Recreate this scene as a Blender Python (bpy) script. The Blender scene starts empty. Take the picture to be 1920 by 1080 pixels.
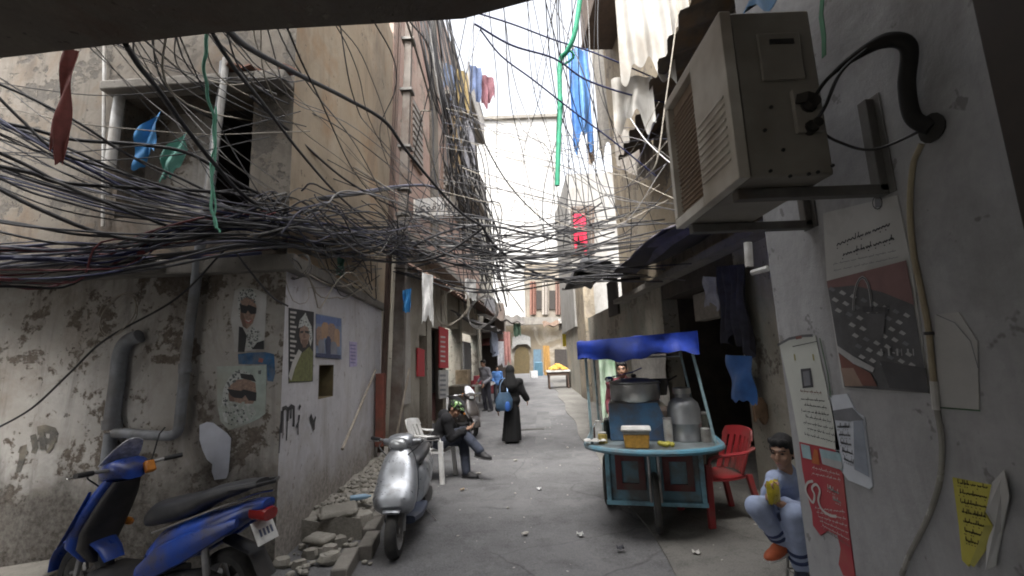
import bpy, bmesh, math, random
from mathutils import Vector as V, Matrix
rnd = random.Random(11)
SC = bpy.context.scene
COL = SC.collection
R = math.radians
PI = math.pi
# ------------------------------------------------------------------ camera
FPX, PITCH, ROLL, CZ = 853.0, R(9.2), R(2.2), 1.65
CF = V((0, math.cos(PITCH), math.sin(PITCH)))
_u = V((0, -math.sin(PITCH), math.cos(PITCH))); _r = V((1, 0, 0))
CR = _r * math.cos(ROLL) - _u * math.sin(ROLL)
CU = _u * math.cos(ROLL) + _r * math.sin(ROLL)
CAM = V((0, 0, CZ))
def ray(px, py): return CF + CR * ((px - 960) / FPX) + CU * ((540 - py) / FPX)
def atY(px, py, Y):
    d = ray(px, py); return CAM + d * (Y / d.y)
def atX(px, py, X):
    d = ray(px, py); return CAM + d * (X / d.x)
def atZ(px, py, Z):
    d = ray(px, py); return CAM + d * ((Z - CZ) / d.z)
class Fr:
    """a wall frame: u along the wall, v up, w out of the wall"""
    def __init__(s, o, u):
        s.o = V(o); s.u = V(u).normalized(); s.n = None
    def face(s, n):
        n = V(n); n = n - s.u * n.dot(s.u); s.n = n.normalized(); return s
    def pt(s, u, v, w=0): return s.o + s.u * u + V((0, 0, v)) + s.n * w
    def uv(s, px, py, w=0):
        d = ray(px, py); o = s.o + s.n * w
        t = (o - CAM).dot(s.n) / d.dot(s.n); p = CAM + d * t - o
        return p.dot(s.u), p.z
    def px(s, px, py, w=0):
        u, v = s.uv(px, py, w); return s.pt(u, v, w)
cam = bpy.data.cameras.new('camera'); co = bpy.data.objects.new('camera', cam); COL.objects.link(co)
co.matrix_world = Matrix(((CR.x, CU.x, -CF.x, 0), (CR.y, CU.y, -CF.y, 0), (CR.z, CU.z, -CF.z, CZ), (0, 0, 0, 1)))
cam.sensor_width = 36; cam.lens = 36 * FPX / 1920; cam.clip_start = .05; cam.clip_end = 500
SC.camera = co
# ------------------------------------------------------------------ node materials
class NT:
    def __init__(s, name):
        s.m = bpy.data.materials.new(name); s.m.use_nodes = True
        s.t = s.m.node_tree; s.bs = s.t.nodes['Principled BSDF']
    def n(s, typ, ins=None, **kw):
        nd = s.t.nodes.new(typ)
        for k, v in kw.items(): setattr(nd, k, v)
        for k, v in (ins or {}).items(): s.set(nd.inputs[k], v)
        return nd
    def set(s, sock, v):
        if isinstance(v, bpy.types.NodeSocket): s.t.links.new(v, sock)
        elif isinstance(v, bpy.types.Node): s.t.links.new(v.outputs[0], sock)
        else:
            if sock.type == 'RGBA' and len(v) == 3: v = (*v, 1)
            sock.default_value = v
    def math(s, op, a, b=0.0):
        return s.n('ShaderNodeMath', {0: a, 1: b}, operation=op).outputs[0]
    def coord(s, world):
        if world: return s.n('ShaderNodeNewGeometry').outputs['Position']
        return s.n('ShaderNodeTexCoord').outputs['Object']
    def map(s, vec, scale=(1, 1, 1), loc=(0, 0, 0)):
        return s.n('ShaderNodeMapping', {'Vector': vec, 'Scale': scale, 'Location': loc}).outputs[0]
    def noise(s, vec, scale, detail=5, rough=.6, dist=0.0):
        return s.n('ShaderNodeTexNoise', {'Vector': vec, 'Scale': scale, 'Detail': detail, 'Roughness': rough, 'Distortion': dist}).outputs['Fac']
    def ramp(s, fac, lo, hi):
        nd = s.n('ShaderNodeMapRange', {'Value': fac, 'From Min': lo, 'From Max': hi}); nd.clamp = True; return nd.outputs[0]
    def mix(s, f, a, b, mode='MIX'):
        nd = s.n('ShaderNodeMix', data_type='RGBA', blend_type=mode)
        s.set(nd.inputs[0], f); s.set(nd.inputs[6], a); s.set(nd.inputs[7], b); return nd.outputs[2]
    def out(s, col, rough=.8, metal=0.0, bump=None, bstr=.3, bdist=.01, spec=None):
        s.set(s.bs.inputs['Base Color'], col); s.set(s.bs.inputs['Roughness'], rough); s.set(s.bs.inputs['Metallic'], metal)
        if spec is not None: s.set(s.bs.inputs['Specular IOR Level'], spec)
        if bump is not None:
            b = s.n('ShaderNodeBump', {'Strength': bstr, 'Distance': bdist, 'Height': bump}); s.t.links.new(b.outputs[0], s.bs.inputs['Normal'])
        return s.m
def sh(c, k): return tuple(max(0, min(1, x * k)) for x in c)
_pc = {}
def plain(name, c, rough=.6, metal=0.0, var=.25, scale=9, dirt=None, damt=.35, bump=.15, spec=None):
    """a material with wear: tone varies, grime sits in patches"""
    if name in _pc: return _pc[name]
    t = NT(name); p = t.coord(False)
    n1 = t.noise(p, scale, 6, .65); n2 = t.noise(t.map(p, loc=(3.1, 7, 1)), scale * .33, 4, .6)
    col = t.mix(t.ramp(n1, .3, .7), sh(c, 1 - var), sh(c, 1 + var * .8))
    if dirt: col = t.mix(t.math('MULTIPLY', t.ramp(n2, .66 - damt * .5, .82 - damt * .3), .85), col, dirt)
    rr = t.math('ADD', t.math('MULTIPLY', n1, .25), rough - .12)
    _pc[name] = t.out(col, rr, metal, n1, bump, .004, spec); return _pc[name]
def plaster(name, c1, c2, bare, dark, scale=1.0, peel=.56, streak=.45, stain=None, stamt=.5, seed=0.0, foot=None, footz=.7, bstr=.6):
    """old plaster: two faded coats, peeled patches with an edge, run-down streaks, pits and damp foot"""
    t = NT(name); p = t.map(t.coord(True), loc=(seed, seed * 1.7, seed * .6))
    big = t.noise(p, .9 * scale, 5, .6, .4); med = t.noise(p, 3.3 * scale, 8, .68, .3); fine = t.noise(p, 26 * scale, 8, .75)
    col = t.mix(t.ramp(big, .36, .64), c1, c2)
    col = t.mix(t.math('MULTIPLY', t.ramp(med, .48, .7), .55), col, sh(c1, .7))
    st = t.noise(t.map(p, scale=(3.2, 3.2, .3)), 1.5 * scale, 7, .7, .6)
    col = t.mix(t.math('MULTIPLY', t.ramp(st, .52, .8), streak), col, dark)
    if stain: col = t.mix(t.math('MULTIPLY', t.ramp(t.noise(t.map(p, loc=(9, 2, 4)), 1.3 * scale, 6, .65, .8), .5, .66), stamt), col, stain)
    pe = t.math('ADD', t.math('MULTIPLY', t.noise(t.map(p, loc=(5, 5, 5)), 1.9 * scale, 9, .66, .5), .68), t.math('MULTIPLY', t.noise(t.map(p, loc=(2, 5, 7)), 12 * scale, 6, .7), .32))
    pm = t.ramp(pe, peel, peel + .025); rim = t.math('MULTIPLY', t.ramp(pe, peel - .035, peel), t.math('SUBTRACT', 1.0, pm))
    col = t.mix(pm, col, t.mix(t.ramp(fine, .35, .65), sh(bare, .75), sh(bare, 1.2)))
    col = t.mix(t.math('MULTIPLY', rim, .35), col, sh(c2, 1.25))
    damp = t.noise(t.map(p, scale=(1.6, 1.6, .7), loc=(7, 3, 1)), .8 * scale, 6, .7, 1.0)
    col = t.mix(t.math('MULTIPLY', t.ramp(damp, .5, .68), streak), col, sh(dark, 1.25))
    pit = t.noise(t.map(p, loc=(1, 8, 3)), 13 * scale, 3, .6)
    col = t.mix(t.math('MULTIPLY', t.ramp(pit, .66, .7), .7), col, dark)
    if foot:
        z = t.n('ShaderNodeSeparateXYZ', {0: t.coord(True)}).outputs[2]
        e = t.math('ADD', z, t.math('MULTIPLY', t.math('SUBTRACT', med, .5), 1.1))
        col = t.mix(t.math('MULTIPLY', t.math('SUBTRACT', 1.0, t.ramp(e, footz - .2, footz + .2)), .85), col, t.mix(t.ramp(fine, .4, .62), sh(foot, .6), sh(foot, 1.5)))
    col = t.mix(t.math('MULTIPLY', t.ramp(fine, .4, .75), .35), col, sh(c1, .55))
    h = t.math('SUBTRACT', t.math('ADD', t.math('MULTIPLY', fine, .35), med), t.math('MULTIPLY', pm, .8))
    return t.out(col, .9, 0, h, bstr, .02, .25)
# ------------------------------------------------------------------ mesh builder
class MB:
    def __init__(s): s.v = []; s.f = []; s.m = []
    def add(s, vs, fs, mi=0):
        b = len(s.v); s.v += [V(p) for p in vs]; s.f += [tuple(i + b for i in f) for f in fs]; s.m += [mi] * len(fs); return s
    def poly(s, pts, mi=0): return s.add(pts, [tuple(range(len(pts)))], mi)
    def hexa(s, p, mi=0):
        return s.add(p, [(0, 3, 2, 1), (4, 5, 6, 7), (0, 1, 5, 4), (1, 2, 6, 5), (2, 3, 7, 6), (3, 0, 4, 7)], mi)
    def box(s, c, d, rz=0, rx=0, ry=0, mi=0):
        M = Matrix.Rotation(rz, 3, 'Z') @ Matrix.Rotation(ry, 3, 'Y') @ Matrix.Rotation(rx, 3, 'X'); c = V(c); h = [x / 2 for x in d]
        q = [(-1, -1, -1), (1, -1, -1), (1, 1, -1), (-1, 1, -1), (-1, -1, 1), (1, -1, 1), (1, 1, 1), (-1, 1, 1)]
        return s.hexa([c + M @ V((a * h[0], b * h[1], e * h[2])) for a, b, e in q], mi)
    def fbox(s, fr, u0, u1, v0, v1, w0, w1, mi=0):
        return s.hexa([fr.pt(u0, v0, w0), fr.pt(u1, v0, w0), fr.pt(u1, v0, w1), fr.pt(u0, v0, w1), fr.pt(u0, v1, w0), fr.pt(u1, v1, w0), fr.pt(u1, v1, w1), fr.pt(u0, v1, w1)], mi)
    def mbox(s, fr, u0, u1, v0, v1, w0, w1, k=.14):
        return s.hexa([fr.pt(u0 + k, v0, w0), fr.pt(u1, v0, w0), fr.pt(u1, v0, w1), fr.pt(u0, v0, w1), fr.pt(u0 + k, v1, w0), fr.pt(u1, v1, w0), fr.pt(u1, v1, w1), fr.pt(u0, v1, w1)])
    def prism(s, pts, ext, mi=0):
        n = len(pts); e = V(ext); a = [V(p) for p in pts]; b = [p + e for p in a]
        return s.add(a + b, [tuple(range(n - 1, -1, -1)), tuple(range(n, 2 * n))] + [(i, (i + 1) % n, n + (i + 1) % n, n + i) for i in range(n)], mi)
    def rings(s, rs, mi=0, cap=True, close=True):
        n = len(rs[0]); vs = [p for r in rs for p in r]; fs = []
        for k in range(len(rs) - 1):
            for i in range(n if close else n - 1):
                j = (i + 1) % n; fs.append((k * n + i, k * n + j, (k + 1) * n + j, (k + 1) * n + i))
        if cap: fs += [tuple(range(n - 1, -1, -1)), tuple(range((len(rs) - 1) * n, len(rs) * n))]
        return s.add(vs, fs, mi)
    def tube(s, pts, r, n=8, mi=0, cap=True, flat=1.0):
        pts = [V(p) for p in pts]; rs = []; up = None
        for i, p in enumerate(pts):
            d = (pts[min(i + 1, len(pts) - 1)] - pts[max(i - 1, 0)])
            d = d.normalized() if d.length > 1e-9 else V((0, 0, 1))
            if up is None: up = V((0, 0, 1)) if abs(d.z) < .9 else V((1, 0, 0))
            a = d.cross(up); a = a.normalized() if a.length > 1e-6 else V((1, 0, 0)); b = a.cross(d).normalized(); up = b
            q = r[i] if isinstance(r, (list, tuple)) else r
            rs.append([p + a * math.cos(2 * PI * k / n) * q + b * math.sin(2 * PI * k / n) * q * flat for k in range(n)])
        return s.rings(rs, mi, cap)
    def lathe(s, prof, o=(0, 0, 0), axis='Z', n=20, mi=0, cap=True):
        o = V(o); rs = []
        for r, h in prof:
            ring = []
            for k in range(n):
                c, d = math.cos(2 * PI * k / n) * r, math.sin(2 * PI * k / n) * r
                ring.append(o + (V((c, d, h)) if axis == 'Z' else V((c, h, d)) if axis == 'Y' else V((h, c, d))))
            rs.append(ring)
        return s.rings(rs, mi, cap)
    def ell(s, c, r, M=None, n=12, mi=0):
        c = V(c); M = M or Matrix.Identity(3); rs = []
        for k in range(1, n):
            a = PI * k / n; rs.append([c + M @ V((r[0] * math.sin(a) * math.cos(2 * PI * i / n), r[1] * math.sin(a) * math.sin(2 * PI * i / n), -r[2] * math.cos(a))) for i in range(n)])
        return s.rings(rs, mi)
    def cap(s, a, b, ra, rb=None, n=10, mi=0):
        """round-ended tapering limb"""
        a, b = V(a), V(b); rb = ra if rb is None else rb; d = b - a; L = d.length or 1e-6; d = d / L; pts = []; rr = []
        for k in range(1, 5): t = PI / 2 * k / 5; pts.append(a - d * ra * math.cos(t)); rr.append(ra * math.sin(t))
        pts += [a, b]; rr += [ra, rb]
        for k in range(4, 0, -1): t = PI / 2 * k / 5; pts.append(b + d * rb * math.cos(t)); rr.append(rb * math.sin(t))
        return s.tube(pts, rr, n, mi)
    def loft(s, secs, n=14, mi=0, p=2.6, cap=True):
        """secs: (centre, half-axis a, half-axis b) vectors -> superellipse rings"""
        rs = []
        for c, a, b in secs:
            c, a, b = V(c), V(a), V(b); r = []
            for k in range(n):
                t = 2 * PI * k / n; x, y = math.cos(t), math.sin(t)
                r.append(c + a * math.copysign(abs(x) ** (2 / p), x) + b * math.copysign(abs(y) ** (2 / p), y))
            rs.append(r)
        return s.rings(rs, mi, cap)
    def sheet(s, fn, nu, nv, th=0, mi=0):
        """fn(a,b) -> point; th gives it thickness along its normals"""
        g = [[V(fn(i / nu, j / nv)) for i in range(nu + 1)] for j in range(nv + 1)]; w = nu + 1
        fs = [(j * w + i, j * w + i + 1, (j + 1) * w + i + 1, (j + 1) * w + i) for j in range(nv) for i in range(nu)]
        if not th: return s.add([p for r in g for p in r], fs, mi)
        nn = []
        for j in range(nv + 1):
            for i in range(w):
                a = g[j][min(i + 1, nu)] - g[j][max(i - 1, 0)]; b = g[min(j + 1, nv)][i] - g[max(j - 1, 0)][i]; c = a.cross(b); nn.append(c.normalized() if c.length > 1e-9 else V((0, 0, 1)))
        top = [p for r in g for p in r]; bot = [p - q * th for p, q in zip(top, nn)]; B = len(top)
        fs2 = [tuple(B + i for i in reversed(f)) for f in fs]
        bd = [(i, i + 1) for i in range(nu)] + [(nv * w + i + 1, nv * w + i) for i in range(nu)] + [((j + 1) * w, j * w) for j in range(nv)] + [(j * w + nu, (j + 1) * w + nu) for j in range(nv)]
        return s.add(top + bot, fs + fs2 + [(b, a, B + a, B + b) for a, b in bd], mi)
    def xf(s, M):
        s.v = [M @ p for p in s.v]; return s
    def build(s, name, mats, parent=None, smooth=40, bevel=0, sub=0):
        mats = mats if isinstance(mats, (list, tuple)) else [mats]
        vs = s.v; loc = V((0, 0, 0))
        if parent is not None and parent.name in WORLD: loc = WORLD[parent.name]
        elif parent is None and vs:
            xs = [p.x for p in vs]; ys = [p.y for p in vs]; loc = V(((min(xs) + max(xs)) / 2, (min(ys) + max(ys)) / 2, min(p.z for p in vs)))
        me = bpy.data.meshes.new(name); me.from_pydata([tuple(p - loc) for p in vs], [], s.f)
        for m in mats: me.materials.append(m)
        for pl, mi in zip(me.polygons, s.m): pl.material_index = mi
        b = bmesh.new(); b.from_mesh(me); bmesh.ops.recalc_face_normals(b, faces=b.faces); b.to_mesh(me); b.free()
        if smooth:
            for pl in me.polygons: pl.use_smooth = True
            me.set_sharp_from_angle(angle=R(smooth))
        o = bpy.data.objects.new(name, me); COL.objects.link(o)
        if parent is not None:
            o.parent = parent
            if parent.name in WORLD: WORLD[o.name] = loc
        else:
            o.location = loc
        if parent is None: WORLD[o.name] = loc
        if bevel:
            md = o.modifiers.new('bevel', 'BEVEL'); md.width = bevel; md.segments = 2; md.limit_method = 'ANGLE'
        if sub:
            md = o.modifiers.new('sub', 'SUBSURF'); md.levels = sub; md.render_levels = sub
        return o
WORLD = {}
def tag(o, label=None, cat=None, group=None, kind=None):
    if label: o['label'] = label
    if cat: o['category'] = cat
    if group: o['group'] = group
    if kind: o['kind'] = kind
    return o
def thing(name, label, cat, loc=(0, 0, 0), rz=0, group=None, world=False):
    o = bpy.data.objects.new(name, None); COL.objects.link(o); o.location = V(loc); o.rotation_euler = (0, 0, rz)
    o.empty_display_size = .1
    if world: WORLD[o.name] = V(loc)
    return tag(o, label, cat, group)
def struct(name, mb, m, **k): return tag(mb.build(name, m, **k), kind='structure')
def catmull(pts, n=10):
    pts = [V(p) for p in pts]; P = [pts[0] * 2 - pts[1]] + pts + [pts[-1] * 2 - pts[-2]]; out = []
    for i in range(1, len(P) - 2):
        a, b, c, d = P[i - 1:i + 3]
        for k in range(n):
            t = k / n; out.append(.5 * (2 * b + (c - a) * t + (2 * a - 5 * b + 4 * c - d) * t * t + (3 * b - a - 3 * c + d) * t ** 3))
    out.append(pts[-1]); return out
def ribbon(mb, pts, w, nrm, mi=0, jit=0):
    """flat painted stroke on a wall"""
    pts = [V(p) for p in pts]; nrm = V(nrm); L = []; Rr = []
    for i, p in enumerate(pts):
        d = pts[min(i + 1, len(pts) - 1)] - pts[max(i - 1, 0)]; s = d.cross(nrm); s = s.normalized() * (w * (1 + rnd.uniform(-jit, jit)) / 2) if s.length > 1e-9 else V((0, 0, 0))
        L.append(p + s); Rr.append(p - s)
    n = len(pts); mb.add(L + Rr, [(i, i + 1, n + i + 1, n + i) for i in range(n - 1)], mi)
def rot3(rz=0, rx=0, ry=0): return Matrix.Rotation(rz, 3, 'Z') @ Matrix.Rotation(ry, 3, 'Y') @ Matrix.Rotation(rx, 3, 'X')
def copy_tree(o, parent=None):
    c = o.copy(); COL.objects.link(c); c.parent = parent
    for ch in list(o.children): copy_tree(ch, c)
    return c
# ------------------------------------------------------------------ light
W = bpy.data.worlds.new('World'); SC.world = W; W.use_nodes = True
_t = W.node_tree; _sky = _t.nodes.new('ShaderNodeTexSky'); _sky.sky_type = 'NISHITA'; _sky.sun_disc = False
SUN_EL, SUN_AZ = R(60), R(195)
_sky.sun_elevation = SUN_EL; _sky.sun_rotation = SUN_AZ; _sky.dust_density = 8.0; _sky.air_density = 1.0; _sky.ozone_density = 1.0; _sky.altitude = 0
_h = _t.nodes.new('ShaderNodeHueSaturation'); _h.inputs['Saturation'].default_value = .22; _h.inputs['Value'].default_value = 1.15
_t.links.new(_sky.outputs[0], _h.inputs['Color']); _t.links.new(_h.outputs[0], _t.nodes['Background'].inputs[0]); _t.nodes['Background'].inputs[1].default_value = .15
sl = bpy.data.lights.new('sun', 'SUN'); sl.energy = .9; sl.angle = R(25); sl.color = (1, .96, .91)
so = bpy.data.objects.new('sun', sl); COL.objects.link(so); so.location = (0, 0, 30)
_d = V((math.sin(SUN_AZ) * math.cos(SUN_EL), math.cos(SUN_AZ) * math.cos(SUN_EL), math.sin(SUN_EL)))
so.rotation_euler = _d.to_track_quat('Z', 'Y').to_euler()
SC.view_settings.view_transform = 'Standard'; SC.view_settings.look = 'None'; SC.view_settings.gamma = 1; SC.view_settings.use_curve_mapping = False
SC.view_settings.exposure = 2.0
SC.render.engine = 'CYCLES'; SC.cycles.use_denoising = True; SC.cycles.filter_width = 1.9; SC.cycles.max_bounces = 8; SC.cycles.diffuse_bounces = 5
# ------------------------------------------------------------------ frames of the walls
LC = V((-2.12, 4.2, 0))
LF = Fr(LC, (-3.2, .12, 0)).face((0, -1, 0))       # plaster house, front
LS = Fr(LC, (-.16, 3.4, 0)).face((1, 0, 0))             # plaster house, side along the alley
BF = Fr((-2.32, 8.6, 0), (.72, 9.4, 0)).face((1, 0, 0)) # shops further on, left
RW = Fr((1.3, 0, 0), (0, 1, 0)).face((-1, 0, 0))        # near right wall
RB = Fr((3.0, 3.0, 0), (-.5, 15, 0)).face((-1, 0, 0))   # right row behind the cart
def gz(y): return .035 * max(0, y - 10)
# ------------------------------------------------------------------ wall materials
M_plA = plaster('plaster_cream_grey', (.50, .485, .455), (.33, .305, .27), (.14, .115, .092), (.06, .05, .042), 1.0, .53, .7, (.19, .14, .095), .5, 1.0, (.06, .052, .043), .75)
M_plS = plaster('plaster_lilac_white', (.62, .61, .635), (.52, .515, .54), (.30, .275, .24), (.24, .21, .18), .8, .65, .45, (.38, .33, .25), .35, 3.0, (.27, .24, .205), .55, .45)
M_plU = plaster('plaster_upper_sand', (.43, .36, .27), (.35, .28, .20), (.20, .18, .155), (.13, .10, .075), .7, .62, .6, (.33, .19, .09), .55, 6.0)
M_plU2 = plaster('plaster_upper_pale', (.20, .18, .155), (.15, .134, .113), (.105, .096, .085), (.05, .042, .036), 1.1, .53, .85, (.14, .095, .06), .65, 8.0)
M_pink = plaster('plaster_pink', (.38, .245, .205), (.36, .28, .235), (.22, .19, .16), (.10, .075, .06), .9, .55, .5, (.42, .36, .30), .5, 12.0)
M_shop = plaster('plaster_shop', (.42, .39, .33), (.34, .31, .26), (.2, .18, .16), (.10, .085, .07), .9, .6, .4, None, 0, 15.0, (.2, .17, .14), .6)
M_whiteb = plaster('plaster_white_far', (.46, .46, .45), (.44, .435, .42), (.6, .58, .54), (.5, .47, .43), .35, .72, .18, None, 0, 18.0)
M_rw = plaster('plaster_white_scuffed', (.44, .44, .445), (.34, .34, .345), (.25, .24, .225), (.15, .145, .14), .9, .63, .45, (.18, .175, .17), .6, 22.0, None, .7, .45)
M_rb = plaster('plaster_beige_right', (.34, .285, .205), (.28, .24, .18), (.18, .16, .135), (.08, .068, .055), 1.0, .55, .7, (.34, .325, .295), .5, 26.0, (.15, .13, .11), .5)
M_rg = plaster('plaster_grey_right', (.40, .37, .31), (.31, .295, .26), (.2, .18, .155), (.085, .075, .06), .9, .56, .5, (.2, .25, .22), .5, 29.0)
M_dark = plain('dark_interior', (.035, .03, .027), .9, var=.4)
M_conc = plaster('concrete_bare', (.26, .245, .22), (.2, .185, .165), (.15, .14, .125), (.07, .06, .05), 2.0, .6, .4, None, 0, 33.0)
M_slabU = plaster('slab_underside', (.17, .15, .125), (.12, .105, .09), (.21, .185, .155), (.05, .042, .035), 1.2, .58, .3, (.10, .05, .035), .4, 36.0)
def asphalt(name, a, b, crackw, seed):
    t = NT(name); p = t.map(t.coord(True), loc=(seed, seed, 0))
    big = t.noise(p, .55, 5, .6); med = t.noise(p, 2.6, 7, .65, .2); fine = t.noise(p, 70, 3, .7); gr = t.noise(p, 24, 6, .7)
    col = t.mix(t.ramp(big, .35, .65), a, b)
    col = t.mix(t.math('MULTIPLY', t.ramp(med, .48, .68), .7), col, sh(a, .55))
    col = t.mix(t.math('MULTIPLY', t.ramp(t.noise(t.map(p, loc=(4, 1, 0)), 1.1, 6, .65, .6), .55, .66), .5), col, sh(b, 1.3))
    sp = t.ramp(fine, .38, .66); col = t.mix(t.math('MULTIPLY', sp, .35), col, sh(b, 1.75))
    col = t.mix(t.math('MULTIPLY', t.ramp(gr, .55, .7), .5), col, sh(a, .5))
    vo = t.n('ShaderNodeTexVoronoi', {'Vector': t.mix(.18, p, t.n('ShaderNodeTexNoise', {'Vector': p, 'Scale': 1.5, 'Detail': 5}).outputs['Color'], 'LINEAR_LIGHT'), 'Scale': .42}, feature='DISTANCE_TO_EDGE').outputs['Distance']
    ck = t.math('MULTIPLY', t.math('SUBTRACT', 1.0, t.ramp(vo, 0, crackw)), t.ramp(big, .42, .55))
    col = t.mix(t.math('MULTIPLY', ck, .4), col, sh(a, .4))
    h = t.math('SUBTRACT', t.math('ADD', t.math('MULTIPLY', fine, .4), t.math('ADD', gr, med)), ck)
    rr = t.math('SUBTRACT', .92, t.math('MULTIPLY', t.ramp(big, .5, .7), .25))
    return t.out(col, rr, 0, h, .5, .012, .35)
M_road = asphalt('asphalt_worn', (.082, .082, .085), (.145, .144, .146), .006, 2)
M_croad = asphalt('concrete_paving', (.115, .112, .104), (.165, .159, .146), .008, 9)
M_pave = asphalt('pavement_broken', (.27, .255, .225), (.33, .31, .275), .02, 15)
M_ground = asphalt('packed_ground', (.12, .11, .095), (.15, .14, .12), .01, 21)
# ------------------------------------------------------------------ ground, road
mb = MB(); mb.sheet(lambda a, b: V((-80 + 160 * a, -30 + 180 * b, gz(-30 + 180 * b) - .02)), 8, 90); struct('ground', mb, M_ground, smooth=60)
def seam(y): return 1.02 + .035 * y + .05 * math.sin(y * 1.7)
def rough(x, y): return .012 * math.sin(x * 2.3 + y * .7) + .008 * math.sin(x * 5.1 - y * 2.9)
mb = MB(); mb.sheet(lambda a, b: (lambda y: V((-6.5 + a * (seam(y) + 6.5), y, gz(y) + rough(-6.5 + a * (seam(y) + 6.5), y) * .6)))(-4 + 44 * b), 40, 120); struct('road', mb, M_road, smooth=60)
mb = MB(); mb.sheet(lambda a, b: (lambda y: V((seam(y) - .0 + a * (4.2 - seam(y)), y, gz(y) + .012 + rough(seam(y) + a * 2, y) * .3)))(-4 + 44 * b), 16, 120, .05); struct('concrete_path', mb, M_croad, smooth=60)
# drain cover line across the road
mb = MB(); mb.box((.35, 11.2, gz(11.2) + .006), (.55, .22, .02)); tag(mb.build('drain_cover', plain('iron_drain', (.06, .058, .055), .7, .3)), 'dark flat drain cover set in the road beyond the walking woman', 'drain cover')
# left raised pavement with a ragged kerb
def kerbx(y): return -1.5 - .10 * (y - 4.2) + .035 * math.sin(y * 9) + .03 * math.sin(y * 23)
prof = [(kerbx(y), y) for y in [4.75 + .09 * i for i in range(46)]]
top = [V((x, y, .17 + .012 * (y - 4.7) + .02 * math.sin(y * 7))) for x, y in prof]; n = len(top)
mb = MB(); inn = [V((-3.2, p.y, p.z + .05)) for p in top]; low = [V((p.x + .04, p.y, -.03)) for p in top]
grid = [[low[i], top[i]] + [top[i].lerp(inn[i], k / 8) + V((0, 0, .035 * math.sin(i * 1.3 + k * 2.1) * math.sin(i * .7 + k))) for k in range(1, 9)] for i in range(n)]
mb.add([p for r in grid for p in r], [(i * 10 + k, i * 10 + k + 1, (i + 1) * 10 + k + 1, (i + 1) * 10 + k) for i in range(n - 1) for k in range(9)])
mb.poly([grid[0][k] for k in range(10)] + [V((-3.2, 4.75, -.03))])
struct('pavement', mb, M_pave, smooth=25)
mb = MB()
for i in range(0, 11):
    y = 4.05 + i * .42
    mb.box((kerbx(y) + .09 + rnd.uniform(-.015, .015), y, .035), (.13, .405, .15), rnd.uniform(-.04, .04) + .1, rnd.uniform(-.04, .04), rnd.uniform(-.05, .05))
struct('kerb', mb, M_conc, bevel=.012)
# ------------------------------------------------------------------ plaster house (left)
house = thing('plaster_house', 'two storey peeling plaster house at the alley corner with posters on its lower walls', 'house', LC, world=True)
Z1 = 2.62
hole_u = sorted([LS.uv(598, 700)[0], LS.uv(626, 700)[0]]); hole_v = sorted([LS.uv(610, 684)[1], LS.uv(610, 746)[1]])
mb = MB()                                                # lower front wall, 0.25 m thick
mb.mbox(LF, 0, 5.2, -.1, Z1 - .05, -.3, 0)
w = mb.build('wall', M_plA, house)
mb = MB(); L1 = 3.7
u0, u1 = hole_u; v0, v1 = hole_v
mb.mbox(LS, .0, u0, -.1, Z1, -.3, 0, .14); mb.fbox(LS, u1, L1, -.1, Z1, -.3, 0); mb.fbox(LS, u0, u1, -.1, v0, -.3, 0); mb.fbox(LS, u0, u1, v1, Z1, -.3, 0)
mb.build('wall', M_plS, house)
mb = MB(); mb.fbox(LS, u0 - .02, u1 + .02, v0 - .02, v1 + .02, -.33, -.30); mb.fbox(LS, u0 - .01, u0 + .006, v0, v1, -.3, -.006); mb.fbox(LS, u1 - .006, u1 + .01, v0, v1, -.3, -.006); mb.fbox(LS, u0 + .007, u1 - .007, v0 - .01, v0 + .006, -.299, -.006); mb.fbox(LS, u0 + .007, u1 - .007, v1 - .006, v1 + .01, -.299, -.006); mb.build('vent_hole', plain('ochre_recess', (.17, .135, .07), .9, dirt=(.1, .08, .05)), house)
# ledge between the storeys
mb = MB(); mb.mbox(LF, -.12, 5.2, Z1 - .05, Z1 + .10, -.3, .10, .04); mb.build('ledge', M_conc, house, bevel=.01); mb = MB(); mb.mbox(LS, .0, L1 + .1, Z1 + .003, Z1 + .115, -.28, .07, .16); mb.build('ledge', M_conc, house, bevel=.01)
ul = LF.uv(330, 480)[0]
mb = MB(); mb.fbox(LF, ul, 5.2, Z1 - .03, Z1 + .06, .102, .50); mb.build('ledge', M_conc, house, bevel=.012)  # extra deep ledge added at the left to shade the wall below
# upper front with a deep window opening
wu0, wu1 = LF.uv(470, 300)[0], LF.uv(225, 300)[0]; wv0, wv1 = LF.uv(400, 400)[1], LF.uv(400, 178)[1]
mb = MB(); ZT = 8.6
mb.mbox(LF, .0, wu0, Z1 + .1, ZT, -.3, .0); mb.fbox(LF, wu0, wu1, Z1 + .1, wv0, -.3, 0); mb.fbox(LF, wu0, wu1, wv1, ZT, -.3, 0); mb.fbox(LF, wu1, 5.6, Z1 + .1, ZT, -.3, 0)
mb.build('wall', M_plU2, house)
um = LF.uv(352, 300)[0]
mb = MB(); mb.fbox(LF, um, wu1 + .05, wv0 - .05, wv1 + .05, -.34, -.30); mb.build('recess_panel', M_plA, house)
mb = MB(); mb.fbox(LF, wu0 - .03, um + .03, wv0 - .1, wv1 + .1, -1.2, -1.15); mb.fbox(LF, wu0 - .03, wu0 - .003, wv0, wv1, -1.15, -.3); mb.fbox(LF, um + .003, um + .03, wv0, wv1, -1.15, -.34); mb.fbox(LF, wu0, um, wv0 - .06, wv0 - .01, -1.15, -.3); mb.fbox(LF, wu0 - .03, um + .03, wv1 + .005, wv1 + .06, -1.15, -.301)
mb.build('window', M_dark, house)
mb = MB(); a0 = LF.uv(552, 160)[0]; a1 = LF.uv(222, 160)[0]
mb.fbox(LF, a0, a1, wv1 + .0, wv1 + .10, .003, .20); mb.build('window_canopy', M_conc, house, bevel=.015)
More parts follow.
